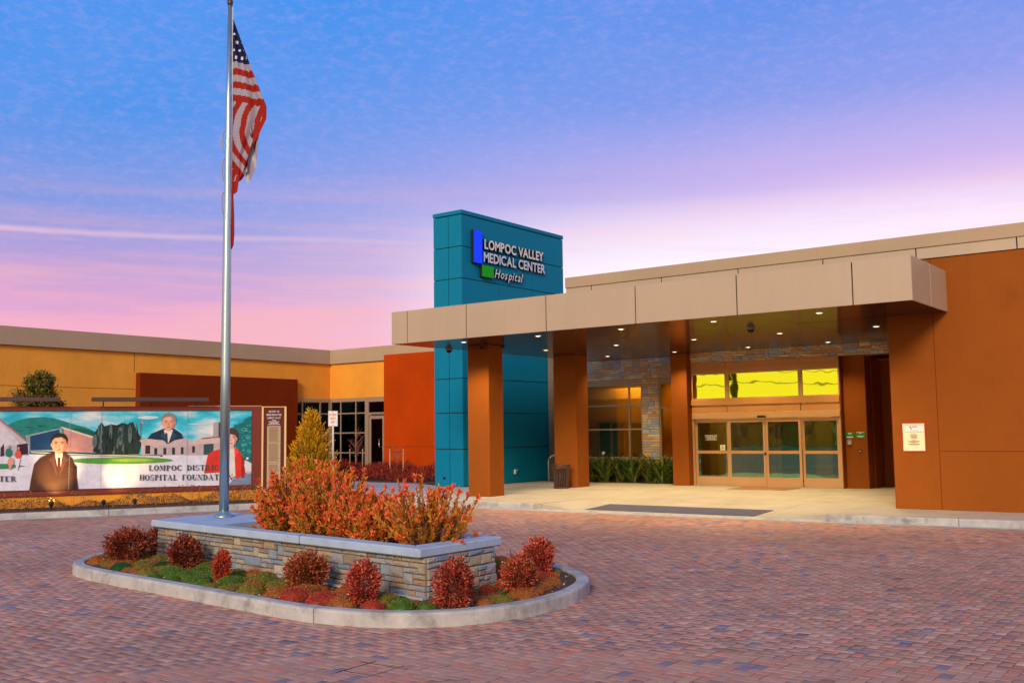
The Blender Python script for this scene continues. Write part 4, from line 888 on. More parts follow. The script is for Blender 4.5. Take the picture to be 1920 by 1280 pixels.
# serif lettering drawn with thick and thin strokes
def serif(ch):
    R = lambda a, b, c, d: [(a, c), (b, c), (b, d), (a, d)]
    K, T, s = .20, .085, .08
    def foot(x): return [R(x-.07, x+K+.07, 0, s)]
    def head(x): return [R(x-.07, x+K+.07, 1-s, 1)]
    def ring(cx, cy, rx, ry, a0, a1, k=K, t=T, n=14):
        out = []
        for i in range(n):
            p = a0+(a1-a0)*i/n; q_ = a0+(a1-a0)*(i+1)/n
            out.append([(cx+rx*math.cos(p), cy+ry*math.sin(p)), (cx+rx*math.cos(q_), cy+ry*math.sin(q_)), (cx+(rx-k)*math.cos(q_), cy+(ry-t)*math.sin(q_)), (cx+(rx-k)*math.cos(p), cy+(ry-t)*math.sin(p))])
        return out
    st = lambda x: [R(x, x+K, 0, 1)]
    if ch == 'L': return [*st(.07), *foot(.07), *head(.07), R(.2, .68, 0, T), R(.64, .70, 0, .28)], .72
    if ch == 'O': return ring(.42, .5, .42, .51, 0, 2*PI, n=24), .84
    if ch == 'C': return ring(.42, .5, .42, .51, .7, 2*PI-.6, n=22)+[R(.70, .76, .66, .98)], .80
    if ch == 'D': return [*st(.07), *foot(.07), *head(.07)]+ring(.28, .5, .52, .5, -PI/2, PI/2), .82
    if ch == 'P': return [*st(.07), *foot(.07), *head(.07)]+ring(.30, .73, .38, .27, -PI/2, PI/2, .15), .70
    if ch == 'R': return [*st(.07), *foot(.07), *head(.07)]+ring(.30, .73, .36, .27, -PI/2, PI/2, .15)+[[(.36, .48), (.52, .48), (.82, 0), (.62, 0)]], .84
    if ch == 'S': return ring(.34, .74, .30, .27, .5, PI*1.5, .13, .07)+ring(.34, .26, .32, .27, -PI*.85, PI*.5, .13, .07)+[R(.58, .63, .70, .98), R(.02, .07, .02, .3)], .68
    if ch == 'T': return [R(.33, .33+K, 0, 1), R(.26, .57, 0, s), R(0, .83, 1-T, 1), R(0, .05, .74, 1), R(.78, .83, .74, 1)], .83
    if ch == 'I': return [*st(.07), *foot(.07), *head(.07)], .31
    if ch == 'H': return [*st(.07), *st(.62), *foot(.07), *foot(.62), *head(.07), *head(.62), R(.2, .65, .47, .53)], .86
    if ch == 'F': return [*st(.07), *foot(.07), *head(.07), R(.2, .68, 1-T, 1), R(.64, .68, .72, 1), R(.2, .52, .48, .54)], .70
    if ch == 'E': return [*st(.07), R(.0, .70, 1-T, 1), R(0, .70, 0, T), R(.66, .70, .72, 1), R(.66, .70, 0, .28), R(.2, .54, .48, .54)], .73
    if ch == 'U': return [*st(.07)[:0], R(.07, .07+K, .3, 1), *head(.07), R(.70, .75, .3, 1), R(.62, .83, 1-s, 1)]+ring(.41, .32, .34, .33, PI, 2*PI, .15, .08), .84
    if ch == 'N': return [R(.10, .15, 0, 1), R(.02, .24, 0, s), [(.05, 1), (.26, 1), (.80, 0), (.66, 0)], R(.74, .79, 0, 1), R(.66, .88, 1-s, 1)], .88
    if ch == 'M': return [R(.10, .15, 0, 1), R(.02, .24, 0, s), [(.07, 1), (.28, 1), (.54, .15), (.46, 0)], [(.46, 0), (.54, .15), (.80, 1), (.74, 1)], R(.74, .91, 0, 1), R(.67, .98, 0, s), R(.70, .98, 1-s, 1)], 1.0
    if ch == 'A': return [[(.06, 0), (.12, 0), (.44, .92), (.40, 1)], [(.34, 1), (.46, 1), (.82, 0), (.62, 0)], R(.2, .64, .32, .38), R(0, .2, 0, s), R(.55, .90, 0, s)], .88
    return [], .4
def serif_line(t, x0, x1, yb, h):
    P_ = []; x = 0
    for ch in t:
        if ch == ' ': x += .75; continue
        gl_, w_ = serif(ch); P_ += [[(a+x, b) for a, b in g_] for g_ in gl_]; x += w_+.16
    sc = (x1-x0)/(x-.16); _layer[0] += .0004; mb = MB()
    for k_, g_ in enumerate(P_):
        W = [aw(x0+a*sc, yb-b*h) for a, b in g_]; n_ = len(W); ar = sum(W[i][0]*W[(i+1) % n_][1]-W[(i+1) % n_][0]*W[i][1] for i in range(n_))
        if ar < 0: W = W[::-1]
        off = _layer[0]+(k_ % 7)*.00004
        mb.add([(s, -off, z) for s, z in W], [tuple(range(n_))])
    part('lettering', mb, M['ink'], mu)
serif_line('LOMPOC DISTRICT', 943, 1420, 949, 34); serif_line('HOSPITAL FOUNDATION', 884, 1470, 1010, 36); serif_line('CENTER', -110, 112, 1012, 34)
# history plaque at the right end
pq = thing('history_plaque', 'tall gold edged maroon plaque with a long tan list of names beside the mural', 'plaque', (*P0, 0), math.atan2(D2.y, D2.x))
def pb_(name, s0, s1, o0, o1, z0, z1, m, **k): return bx(name, (s0, s1, -o1, -o0, z0, z1), M[m], pq, .002, **k)
pb_('backing', 6.66, 7.24, .002, .06, .36, 2.70, 'plaque_dark')
for a, b, c, d_ in ((6.605, 6.655, .34, 2.73), (7.245, 7.30, .34, 2.73)): pb_('edging', a, b, .002, .08, c, d_, 'gold')
pb_('edging', 6.656, 7.244, .002, .08, 2.705, 2.73, 'gold'); fr('edging', 4.6, 6.603, 2.737, 2.752, 'gold')
pb_('name_plate', 6.76, 7.14, .062, .07, .42, 2.18, 'plaque_tan')
LO = Vector((0, -.0705, 0))
flat_text('lettering', [('HISTORY OF', 6.95, 2.56, .05, .30), ('MEDICINE IN THE', 6.95, 2.47, .05, .42), ('LOMPOC VALLEY', 6.95, 2.38, .05, .38)], M['white'], pq, (0, -.0615, 0), (1, 0, 0), (0, 0, 1), bold=.02)
bars = MB()
for i, (w_, z) in enumerate(((.12, 2.325), (.30, 2.29), (.24, 2.255), (.34, 2.215))): bars.box(6.95-w_/2, 6.95+w_/2, -.0635, -.0615, z, z+.016)
part('small_print', bars, M['white'], pq)
bars = MB(); r = random.Random(4); z = 2.13
while z > .46:
    if r.random() > .06: bars.box(6.80+r.uniform(0, .02), 7.10-r.uniform(0, .05), -.0720, -.0702, z, z+.011)
    z -= .027
part('small_print', bars, M['mural_frame'], pq)
# hooded light bars over the mural
for s0, s1, lab in ((-4.0, 1.39, 'long dull brown hooded light bar above the left part of the mural'), (2.13, 5.11, 'brown hooded light bar above the middle of the mural, left of the flagpole')):
    o = thing('light_bar', lab, 'wall lamp', (*ws(s0, .30), 0), math.atan2(D2.y, D2.x), 'hooded light bars above the mural')
    Lh = s1-s0
    part('hood', MB().add([(0, -.09, 2.86), (0, .09, 2.86), (0, .06, 2.97), (0, -.06, 2.97), (Lh, -.09, 2.86), (Lh, .09, 2.86), (Lh, .06, 2.97), (Lh, -.06, 2.97)], [(0, 3, 2, 1), (4, 5, 6, 7), (0, 1, 5, 4), (1, 2, 6, 5), (2, 3, 7, 6), (3, 0, 4, 7)]), M['grey_paint' if False else 'trash'], o, bevel=.006)
    for q_ in (.1, .5, .9): part('arm', MB().tube([(Lh*q_, 0, 2.87), (Lh*q_, .12, 2.82), (Lh*q_, .30, 2.72)], .016), M['trash'], o)
# landscape spotlights in the bed that put the warm pools on the mural
for i, (s, dd, lab, aim) in enumerate(((1.23, 1.05, 'small black ground spotlight in the bed under the portrait in the brown suit', (1.35, 1.05)), (2.45, 1.0, 'small black ground spotlight in the bed under the left of the painted lawn', (3.0, 1.05)), (3.2, 1.0, 'small black ground spotlight in the bed left of the mural lettering', (3.3, .8)))):
    o = thing('ground_spotlight', lab, 'spotlight', (*ws(s, dd), .13), math.atan2(D2.y, D2.x), 'ground spotlights in front of the mural')
    part('spike', MB().tube([(0, 0, 0), (0, 0, .08)], .015), M['black'], o)
    part('lamp_head', MB().tube([(0, -.05, .10), (0, .06, .15)], [.045, .06], 14), M['black'], o, smooth=False)
    if i != 2:
        ld_ = bpy.data.lights.new('spot_beam', 'SPOT'); ld_.energy = 230 if i == 0 else 120; ld_.spot_size = math.radians(58); ld_.spot_blend = .9; ld_.color = (1, .62, .20); ld_.shadow_soft_size = .05
        lo_ = bpy.data.objects.new('beam', ld_); COL.objects.link(lo_); lo_.parent = o
        tgt = Vector((aim[0]-s, dd, aim[1]-.13)); src = Vector((0, .08, .16)); lo_.location = src; lo_.rotation_euler = (src-tgt).to_track_quat('Z', 'Y').to_euler()

# ------------------------------------------------------------------ flagpole and flag
FP = Vector((-13.09, 9.97, CAPZ))
fp = thing('flagpole', 'tall tapered aluminium flagpole standing on the left end of the planter', 'flagpole', FP)
part('pole_shaft', MB().lathe([(.074, .03), (.074, 2.2), (.066, 4.2), (.050, 6.4), (.034, 8.18)], seg=28), M['pole'], fp, smooth=True)
part('base_collar', MB().lathe([(.155, 0), (.155, .012), (.14, .035), (.095, .055), (.078, .085), (.075, .09)], seg=28), M['pole'], fp, smooth=True)
part('truck', MB().lathe([(.03, 8.18), (.045, 8.2), (.045, 8.26), (.02, 8.28), (.02, 8.32), (.05, 8.36), (.06, 8.42), (.045, 8.47), (.01, 8.49)], seg=20), M['trash'], fp, smooth=True)
rot_cam = math.atan2(.6, .8)
c_, s_ = math.cos(rot_cam), math.sin(rot_cam)
cb_ = MB().box(-.17, -.078, -.05, .05, 1.22, 1.46); v2 = [(x*c_-y*s_, x*s_+y*c_, z) for x, y, z in cb_.v]; cb_.v = v2
part('cleat_box', cb_, M['grey_paint'], fp, bevel=.015)
hl = [(.055*c_+.02, .055*s_-.02, 1.25), (.06*c_, .06*s_, 4.0), (.045*c_, .045*s_, 8.15)]
part('halyard', MB().tube(hl, .006, 5), M['white'], fp)
for z_ in (4.75, 5.3, 5.75): 
    part('halyard_clip', MB().tube([(-.07*c_, -.07*s_, z_), (-.095*c_, -.095*s_, z_+.1), (-.09*c_, -.09*s_, z_+.3), (-.065*c_, -.065*s_, z_+.36)], .009, 6), M['grey_paint'], fp)
# limp flag: folded cloth; z measured from the ground
fl = thing('flag', 'limp red, white and navy American flag hanging folded from the flagpole', 'flag', (FP.x, FP.y, FP.z))
def fl_sheet(name, prof, colf, depth, nx=44, nz=150, seed=0, thick=True):
    zt = prof[0][0]; zb = prof[-1][0]; zs_ = [p[0] for p in prof][::-1]; ws0 = [p[1] for p in prof][::-1]; ws1 = [p[2] for p in prof][::-1]
    V = []; C_ = []; F = []
    for j in range(nz+1):
        z = zt+(zb-zt)*j/nz; a = float(np.interp(z, zs_, ws0)); b = float(np.interp(z, zs_, ws1))
        for i in range(nx+1):
            t = i/nx; x = a+(b-a)*t
            yy = depth*((math.sin(t*9+z*1.1+seed)*.5+math.sin(t*17-z*2.3+seed*2)*.3+math.sin(z*2.1+t*3)*.5))*min(1, (b-a)/.25)*(0.25+t)
            V.append((x*c_-yy*s_, x*s_+yy*c_, z-FP.z))
    for j in range(nz):
        for i in range(nx):
            o = j*(nx+1)+i; F.append((o, o+1, o+nx+2, o+nx+1)); z = zt+(zb-zt)*(j+.5)/nz; a = float(np.interp(z, zs_, ws0)); b = float(np.interp(z, zs_, ws1))
            x = a+(b-a)*(i+.5)/nx; C_.append(colf(x, z, (i+.5)/nx))
    return link(name, npmesh(name, V, F, M['flag'], np.array(C_), smooth=True), fl)
RED, WHT, NVY = (.30, .015, .008), (.34, .30, .37), (.012, .014, .07)
ZA = 8.62
def f1(x, z, t):
    edge = ZA-(x*2.62)          # slant line of the upper fly edge
    if z > 7.93-.22*x:
        # canton with stars
        gx = (x+.01)/.085; gz_ = (z-7.9)/.135; rr = (gx-(.5 if int(math.floor(gz_)) % 2 else 0)) % 1; 
        if abs(rr-.5) < .20 and abs(gz_ % 1-.5) < .16 and x > .03 and t < .93: return (.70, .70, .74)
        return NVY
    k = (7.93-.22*x-z)/.108
    if z > 7.28-.28*x and k < 6: return RED if int(k) % 2 else WHT
    if t > .86 and z > 6.45: return RED
    # hanging fly: stripes run down along the folds
    q_ = (x*1.0-(7.25-z)*.52+.05*math.sin(z*7))*(9.5) + 20
    q2 = (x+(7.25-z)*.40+.03*math.sin(z*9+1))*9.0+20
    if z > 6.75: q_ = q2
    return RED if int(q_) % 2 else WHT
fl_sheet('cloth', [(8.62, .05, .055), (8.2, .05, .21), (7.7, .055, .40), (7.15, .055, .62), (6.95, .055, .62), (6.7, .055, .50), (6.38, .055, .33), (6.12, .055, .31), (5.99, .055, .22), (5.95, .055, .17)], f1, .075)
def f2(x, z, t): return WHT if int((x*7+z*2.2)*2) % 3 else (.50, .48, .54)
fl_sheet('cloth_fold', [(6.75, .20, .50), (6.45, .26, .46), (6.2, .27, .44), (6.0, .27, .36), (5.93, .29, .31)], f2, .05, nx=16, nz=40, seed=2)
fl_sheet('cloth_tail', [(6.15, .05, .18), (5.95, .05, .17), (5.78, .05, .15), (5.74, .05, .09), (5.4, .045, .105), (5.1, .045, .11), (4.92, .045, .10), (4.86, .055, .075)], lambda x, z, t: RED if not (.42 < t < .5 and z < 5.6) else (.30, .02, .01), .05, nx=12, nz=60, seed=4)
def f3(x, z, t):
    return RED if int((x*.9+(z-6)*.55)*11+40) % 2 else WHT
fl_sheet('cloth_fold', [(7.9, .05, .10), (7.2, .05, .30), (6.6, .05, .40), (6.2, .05, .27), (5.98, .05, .17)], f3, .06, nx=20, nz=60, seed=7)
for o in [c for c in fl.children if c.name.startswith('cloth_fold')]:
    o.location = (-.05*-s_, -.05*-c_*-1, 0) if False else (-s_*.05, c_*.05, 0)

# ------------------------------------------------------------------ vegetation
def quads(P, A, B, col, mat_, name):
    """leaf diamonds: centre P, half axis A (long) and B (wide)"""
    P, A, B = (np.asarray(a, np.float32) for a in (P, A, B)); n = len(P)
    V = np.stack([P-A, P+B*.9-A*.1, P+A, P-B*.9-A*.1], 1).reshape(-1, 3); F = np.arange(n*4).reshape(n, 4)
    return npmesh(name, V, F, mat_, col)
def unit(v): return v/np.maximum(np.linalg.norm(v, axis=-1, keepdims=True), 1e-6)
def pick(cols, n, jit=.15):
    cols = np.array(cols); return np.clip(cols[rng.integers(0, len(cols), n)]*(1+rng.normal(0, jit, (n, 1))), .003, 1)
def leafset(P, D, ln, wd_, cols, name='foliage', jit=.15, m='leaf'):
    n = len(P); D = unit(D+rng.normal(0, .25, (n, 3))); R_ = unit(np.cross(D, rng.normal(0, 1, (n, 3)))); l = ln*rng.uniform(.6, 1.3, (n, 1))
    return quads(P, D*l/2, R_*wd_*rng.uniform(.7, 1.2, (n, 1))/2, pick(cols, n, jit), M[m], name)
def bush(label, x, y, z, rx, rz, n, cols, group, leaf=.026, name='round_shrub', lump=.22, wisp=.12, cat='shrub', up=.25):
    o = thing(name, label, cat, (x, y, z), 0, group)
    # clumps on an irregular dome
    n = int(n*1.7) if leaf < .1 else n; k = 34; cd_ = unit(rng.normal(0, 1, (k, 3))); cd_[:, 2] = np.abs(cd_[:, 2])*1.0-.15; cr_ = rng.uniform(.70, 1.05, k)
    ci = rng.integers(0, k, n); d_ = unit(cd_[ci]+rng.normal(0, .33, (n, 3))); rad = cr_[ci]*(1-np.abs(rng.normal(0, .16, n))) + np.where(rng.random(n) < .10, rng.uniform(0, wisp*1.6, n), 0)
    P = d_*rad[:, None]; P[:, 2] = P[:, 2]*.58+.44; P[:, :2] *= (rx*(1-.10*P[:, 2:3])*(1+.13*np.sin(3*np.arctan2(d_[:, 1:2], d_[:, 0:1])+rx*40+P[:, 2:3]*3)+.10*np.sin(5*np.arctan2(d_[:, 1:2], d_[:, 0:1])+rz*50-P[:, 2:3]*7)))
    low = rng.random(n) < .22; P[low, 2] = rng.uniform(.0, .45, low.sum()); P[low, :2] *= .92
    P[:, 2] = np.maximum(P[:, 2]*rz, .01+rng.uniform(0, .06, n))
    D = d_.copy(); D[:, 2] += up
    ns_ = 70; sd2 = unit(rng.normal(0, 1, (ns_, 3))); sd2[:, 2] = np.abs(sd2[:, 2])*.9+.15; sd2 = unit(sd2); sp_a = rng.uniform(.62, .9, ns_); sp_b = rng.uniform(.95, 1.17, ns_)
    kk = 14; tt = np.linspace(0, 1, kk)[None, :, None]; SP = sd2[:, None, :]*(sp_a[:, None, None]+(sp_b-sp_a)[:, None, None]*tt); SP = SP.reshape(-1, 3)+rng.normal(0, .02, (ns_*kk, 3))
    SP = SP*np.array([rx, rx, rz*.62])+np.array([0, 0, rz*.42]); P = np.vstack([P, SP]); D = np.vstack([D, np.repeat(sd2, kk, 0)+rng.normal(0, .5, (ns_*kk, 3))])
    me = leafset(P, D, leaf*1.5, leaf*.75, cols); link('foliage', me, o)
    mb = MB()
    for i in range(16):
        a = rng.uniform(0, 2*PI); h = rng.uniform(.6, .95); r = rx*rng.uniform(.2, .75); mb.tube([(0, 0, 0), (r*.35*math.cos(a), r*.35*math.sin(a), rz*h*.5), (r*math.cos(a), r*math.sin(a), rz*h)], [.010, .007, .003], 4)
    link('stem', mb.mesh('stem', M['bark']), o); return o
RB = [(.32, .035, .022), (.44, .07, .035), (.20, .024, .018), (.12, .035, .014), (.55, .14, .06), (.08, .03, .012)]
RB2 = [(.62, .085, .055), (.50, .05, .04), (.72, .17, .09), (.32, .03, .025), (.14, .04, .02)]
RB3 = [(.44, .11, .04), (.30, .06, .025), (.58, .19, .07), (.12, .045, .015), (.38, .06, .03)]
gi = 'red leaved shrubs around the planter'
bush('dark red rounded shrub at the far left tip of the island', -13.35, 8.50, .12, 0.344, 0.484, 3600, RB, gi)
bush('dark red shrub tucked behind the leftmost one by the planter corner', -13.75, 9.35, .12, 0.258, 0.465, 2200, RB, gi)
bush('dark maroon rounded shrub against the left part of the stone planter', -12.05, 8.52, .12, 0.258, 0.437, 3000, RB, gi)
bush('small bright coral red shrub between two larger ones left of centre', -10.55, 8.02, .12, 0.133, 0.372, 1500, [(.55, .06, .03), (.62, .10, .04), (.40, .04, .02)], gi, leaf=.022)
bush('orange tipped red shrub in front of the middle of the planter wall', -9.17, 8.17, .12, 0.275, 0.428, 3600, RB3, gi)
bush('upright pinkish red shrub left of the nearest planter corner', -7.80, 7.74, .12, 0.185, 0.465, 2600, RB2, gi, leaf=.024)
bush('broad red shrub in front of the right end of the planter', -6.88, 8.13, .12, 0.211, 0.484, 3400, RB2+RB, gi, leaf=.024)
bush('red shrub farthest back at the right tip of the island', -7.55, 10.55, .12, 0.224, 0.446, 2600, RB2, gi)
bush('wide reddish shrub near the right kerb of the island', -6.85, 9.22, .12, 0.215, 0.428, 3000, RB2+RB3, gi)
# dwarf cushion plants
GREEN = [(.07, .16, .012), (.12, .19, .018), (.17, .20, .02)]; RUST = [(.38, .125, .025), (.46, .16, .035), (.30, .10, .02)]; OLIVE = [(.22, .18, .02), (.28, .20, .028), (.17, .15, .02)]; REDC = [(.42, .05, .02), (.50, .08, .03), (.30, .04, .018)]; DKG = [(.02, .09, .012), (.03, .12, .02)]
kinds = [('green', GREEN), ('rusty', RUST), ('olive', OLIVE), ('red', REDC), ('dark green', DKG), ('rusty', RUST), ('olive', OLIVE)]
cus = []; rr = random.Random(12)
shrub_xy = [(-13.35, 8.5), (-12.05, 8.52), (-10.55, 8.02), (-9.17, 8.17), (-7.8, 7.74), (-6.88, 8.13), (-7.55, 10.55), (-6.85, 9.22)]
footp = offset(cap, -.02, True); ISc = offset(ISL, .20, True); tries = 0
while len(cus) < 170 and tries < 30000:
    tries += 1; x = rr.uniform(-15.2, -6.4); y = rr.uniform(7.3, 11.8); r = rr.uniform(.085, .19)
    if not inside(ISc, x, y) or inside(footp, x, y): continue
    if y > 10.2 and x < -9.5: continue
    if any(math.hypot(x-a, y-b) < .17 for a, b in shrub_xy): continue
    if any(math.hypot(x-a, y-b) < (r+c)*.72 for a, b, c, *_ in cus): continue
    ok = True
    for k in range(8):
        qx, qy = x+r*.75*math.cos(k*PI/4), y+r*.75*math.sin(k*PI/4)
        if not inside(ISc, qx, qy) or inside(footp, qx, qy): ok = False
    if not ok: continue
    # drifts of colour rather than confetti
    t_ = math.sin(x*1.7+y*2.1)+math.sin(x*.9-y*3.0+1)+rr.uniform(-1.0, 1.0)
    kd = 0 if t_ < -.7 else 2 if t_ < .3 else 1 if t_ < 1.7 else 3
    if rr.random() < .06: kd = 4
    if x > -8.2 and rr.random() < .22: kd = 3
    if x < -9.2 and kd == 3: kd = 2
    cus.append((x, y, r, kd))
def cushion_mesh(r, h, cols, seed):
    g_ = np.random.default_rng(seed); V = []; F = []; C_ = []; nr_, ns = 5, 14
    ph_ = g_.uniform(0, 6, 4)
    def pt(a, e):
        k_ = 1+.10*math.sin(3*a+ph_[0])+.06*math.sin(5*a+ph_[1]+e*2)
        return (r*k_*math.cos(a)*math.cos(e), r*k_*math.sin(a)*math.cos(e), h*(math.sin(e))*(1+.08*math.sin(4*a+ph_[2])))
    for j in range(nr_+1):
        for i in range(ns): V.append(pt(2*PI*i/ns, PI/2*j/nr_))
    for j in range(nr_):
        for i in range(ns): F.append((j*ns+i, j*ns+(i+1) % ns, (j+1)*ns+(i+1) % ns, (j+1)*ns+i))
    n = 900; a = g_.uniform(0, 2*PI, n); e = np.arcsin(g_.uniform(0, 1, n)); base_ = np.array([pt(x_, y_) for x_, y_ in zip(a, e)]); nd = unit(base_/np.array([r, r, h])**2*r)
    D = unit(nd+g_.normal(0, .5, (n, 3))); R_ = unit(np.cross(D, g_.normal(0, 1, (n, 3)))); ln = g_.uniform(.016, .034, (n, 1))
    A_ = D*ln/2; B2 = R_*.0055; P = base_+D*ln*.3
    o = len(V); LV = np.stack([P-A_, P+B2, P+A_, P-B2], 1).reshape(-1, 3); V = np.vstack([np.array(V), LV]); F = np.vstack([np.array(F), o+np.arange(n*4).reshape(n, 4)])
    base_c = np.tile(np.array(cols[0])*.75, (nr_*ns, 1)); lc = np.array(cols)[g_.integers(0, len(cols), n)]*(1+g_.normal(0, .2, (n, 1)))
    return npmesh('cushion', V, F, M['leaf'], np.clip(np.vstack([base_c, lc]), .003, 1))
cm = {k: [cushion_mesh(1.0*.2, .125, kinds[k][1], 100+k*10+j) for j in range(4)] for k in range(7)}
ords = ['first', 'second', 'third', 'fourth', 'fifth', 'sixth', 'seventh', 'eighth', 'ninth', 'tenth', 'eleventh', 'twelfth', 'thirteenth', 'fourteenth', 'fifteenth', 'sixteenth', 'seventeenth', 'eighteenth', 'nineteenth', 'twentieth']
tens = (('twenty', 'thirtieth'), ('thirty', 'fortieth'), ('forty', 'fiftieth'), ('fifty', 'sixtieth'))
for a_, b_ in tens: ords += [a_+'-'+w_ for w_ in ords[:9]]+[b_]
info = []
for x, y, r, kd in cus:
    px, py = pix((x, y, .15)); dk = min(math.hypot(x-a, y-b) for a, b in ISL); 
    cc_ = footp; dw = min(abs((Vector((x, y))-Vector(footp[i])).cross((Vector(footp[(i+1) % 4])-Vector(footp[i])).normalized())) for i in range(4))
    side_ = 'by the kerb' if dk < .42 else 'in mid bed' if dw > .35 else 'by the planter'
    info.append((kinds[kd][0], side_, px, x, y, r, kd))
cnt = {}
for it in sorted(info, key=lambda i: i[2]):
    k_ = (it[0], it[1]); cnt[k_] = cnt.get(k_, 0)+1
    lab = f'low {it[0]} cushion plant {it[1]}, {ords[min(cnt[k_]-1, 59)]} there from the left'
    o = link('cushion_plant', cm[it[6]][rr.randrange(4)], loc=(it[3], it[4], .112), rot=(0, 0, rr.uniform(0, 6)), scale=(it[5]/.2*rr.uniform(.9, 1.15), it[5]/.2, it[5]/.2*rr.uniform(.75, 1.2)))
    tag(o, lab, 'ground cover plant', 'dwarf cushion plants on the island')
# mulch chips and pebbles
n = 2600; P = []
while len(P) < n:
    x = rr.uniform(-15.2, -6.4); y = rr.uniform(7.3, 11.9)
    if inside(ISc, x, y) and not inside(footp, x, y): P.append((x, y, .122))
P = np.array(P); D = rng.normal(0, 1, (n, 3)); D[:, 2] *= .25
o = link('wood_chips', leafset(P, D, .04, .022, [(.22, .14, .09), (.35, .28, .22), (.12, .06, .04), (.45, .40, .36)])); o['kind'] = 'stuff'; tag(o, 'loose bark chips scattered on the island soil', 'mulch'); 

# flowering shrubs in the planter
def leuca(label, x, y, hgt, rad, n, seed, lean=0, wild=.1, stretch=1.0):
    g_ = np.random.default_rng(seed); o = thing('flowering_shrub', label, 'shrub', (x, y, CAPZ-.16), math.radians(-7.5), 'red tipped shrubs in the stone planter')
    mb = MB(); LP = []; LD = []; LC = []; TP = []; TD = []; TC = []; ln_ = []
    for i in range(n):
        a = g_.uniform(0, 2*PI); e = math.acos(g_.uniform(0, .98)**.9); q_ = 1+g_.normal(0, wild)
        d_ = np.array([math.sin(e)*math.cos(a)*rad*stretch, math.sin(e)*math.sin(a)*rad, math.cos(e)*hgt*.62+hgt*.34])*q_
        if g_.random() < .30: d_ *= g_.uniform(.55, .85)
        if g_.random() < .25: d_[2] *= g_.uniform(.25, .7)
        d_[2] = max(d_[2], .16)
        base_ = np.array([g_.normal(0, .07)*stretch, g_.normal(0, .05), 0]); mid = base_+(d_-base_)*.5+np.array([0, 0, -.03])+d_*np.array([.16, .16, 0])
        mb.tube([base_, base_*.5+mid*.5, mid, mid*.45+d_*.55, d_], [.010, .007, .006, .005, .0035], 4, cap=False)
        m_ = 64
        for t in g_.uniform(.10, 1, m_)**.85:
            p = mid*(1-(t-.4)/.6)+d_*((t-.4)/.6) if t > .4 else mid; dd = unit((d_-mid)[None])[0]*1.0+g_.normal(0, .42, 3)
            LP.append(p+dd*.02); LD.append(dd); u_ = max(0, (t-.15)/.85)
            LC.append(np.array([.42, .21, .014])*(1-u_)*g_.uniform(.45, 1.3)+np.array([.70, .20, .024])*u_*g_.uniform(.6, 1.25)+np.array([.0, .07, .0])*(g_.random() < .35))
        if g_.random() < .74:
            td = unit((d_-mid)[None])[0]
            for k_ in range(13):
                dd = td+g_.normal(0, .55, 3); TP.append(d_+unit(dd[None])[0]*.022); TD.append(dd); TC.append(np.array([.95, .13, .04])*g_.uniform(.6, 1.05)+np.array([.12, .16, .06])*(g_.random() < .14))
    link('stems', mb.mesh('stems', M['twig_red']), o)
    def ls(P, D, C_, l, w_, nm, m_):
        P = np.array(P); D = unit(np.array(D)); k_ = len(P); R_ = unit(np.cross(D, g_.normal(0, 1, (k_, 3)))); l2 = l*g_.uniform(.7, 1.25, (k_, 1))
        q_ = link(nm, quads(P, D*l2/2, R_*w_/2, np.clip(np.array(C_), .003, 1), M[m_], nm), o)
        q_['kind'] = 'stuff'
    ls(LP, LD, LC, .070, .024, 'foliage', 'leaf'); ls(TP, TD, TC, .080, .032, 'flower_heads', 'flower')
leuca('tall dense red tipped shrub at the left end of the planter row', -10.98, 9.55, .92, .54, 300, 1, stretch=1.0)
leuca('tallest red tipped shrub, second from the left, in front of the golden conifer', -10.15, 9.46, .98, .52, 320, 2, stretch=1.1)
leuca('lower browner shrub, third from the left, with few red tips', -9.42, 9.33, .70, .46, 270, 3, stretch=1.05)
leuca('small shrub filling the gap right of centre in the planter row', -9.02, 9.12, .52, .30, 110, 5)
leuca('open airy red flowered shrub standing apart at the right end of the planter', -8.08, 9.10, .84, .50, 150, 4, wild=.17)

# golden conifer
def conifer(x, y, z, H, R_):
    o = thing('golden_conifer', 'bushy golden yellow conifer beside the history plaque', 'tree', (x, y, z)); g_ = np.random.default_rng(5)
    part('trunk', MB().tube([(0, 0, 0), (.02, 0, H*.5), (0, 0, H*.97)], [.07, .04, .01], 8), M['bark'], o)
    P = []; D = []; C_ = []; mb = MB()
    for i in range(760):
        h = g_.uniform(0.0, 1)**1.05; a = g_.uniform(0, 2*PI); rr_ = R_*(1-h)**.85*g_.uniform(.25, 1.02)*(1+.20*math.sin(3*a+h*9)); b = np.array([rr_*math.cos(a), rr_*math.sin(a), h*H*.84])
        td = unit(np.array([[math.cos(a)*g_.uniform(.35, .9), math.sin(a)*g_.uniform(.35, .9), 1.0]]))[0]; ll = g_.uniform(.28, .62)*(1.1-h*.45); tone = g_.uniform(.6, 1.25)
        for k_ in range(46):
            t = g_.uniform(0, 1); w__ = .065*(1-t)**.7+.006; off = g_.normal(0, 1, 3); off -= td*off.dot(td); off = off/np.linalg.norm(off)*w__*g_.uniform(.2, 1); p = b+td*ll*t+off; dd = td*.9+off/w__*.45+g_.normal(0, .2, 3); P.append(p); D.append(dd)
            c0 = np.array([.34, .23, .008]); c1_ = np.array([1.0, .50, .014]); C_.append((c0*(1-t)+c1_*t)*tone*g_.uniform(.8, 1.2))
    P = np.array(P); D = unit(np.array(D)); n = len(P); Rr = unit(np.cross(D, g_.normal(0, 1, (n, 3))))
    link('foliage', quads(P, D*.034, Rr*.0095, np.clip(np.array(C_), .003, 1), M['leaf'], 'foliage'), o)
conifer(-28.6, 25.7, .12, 2.95, 1.02)
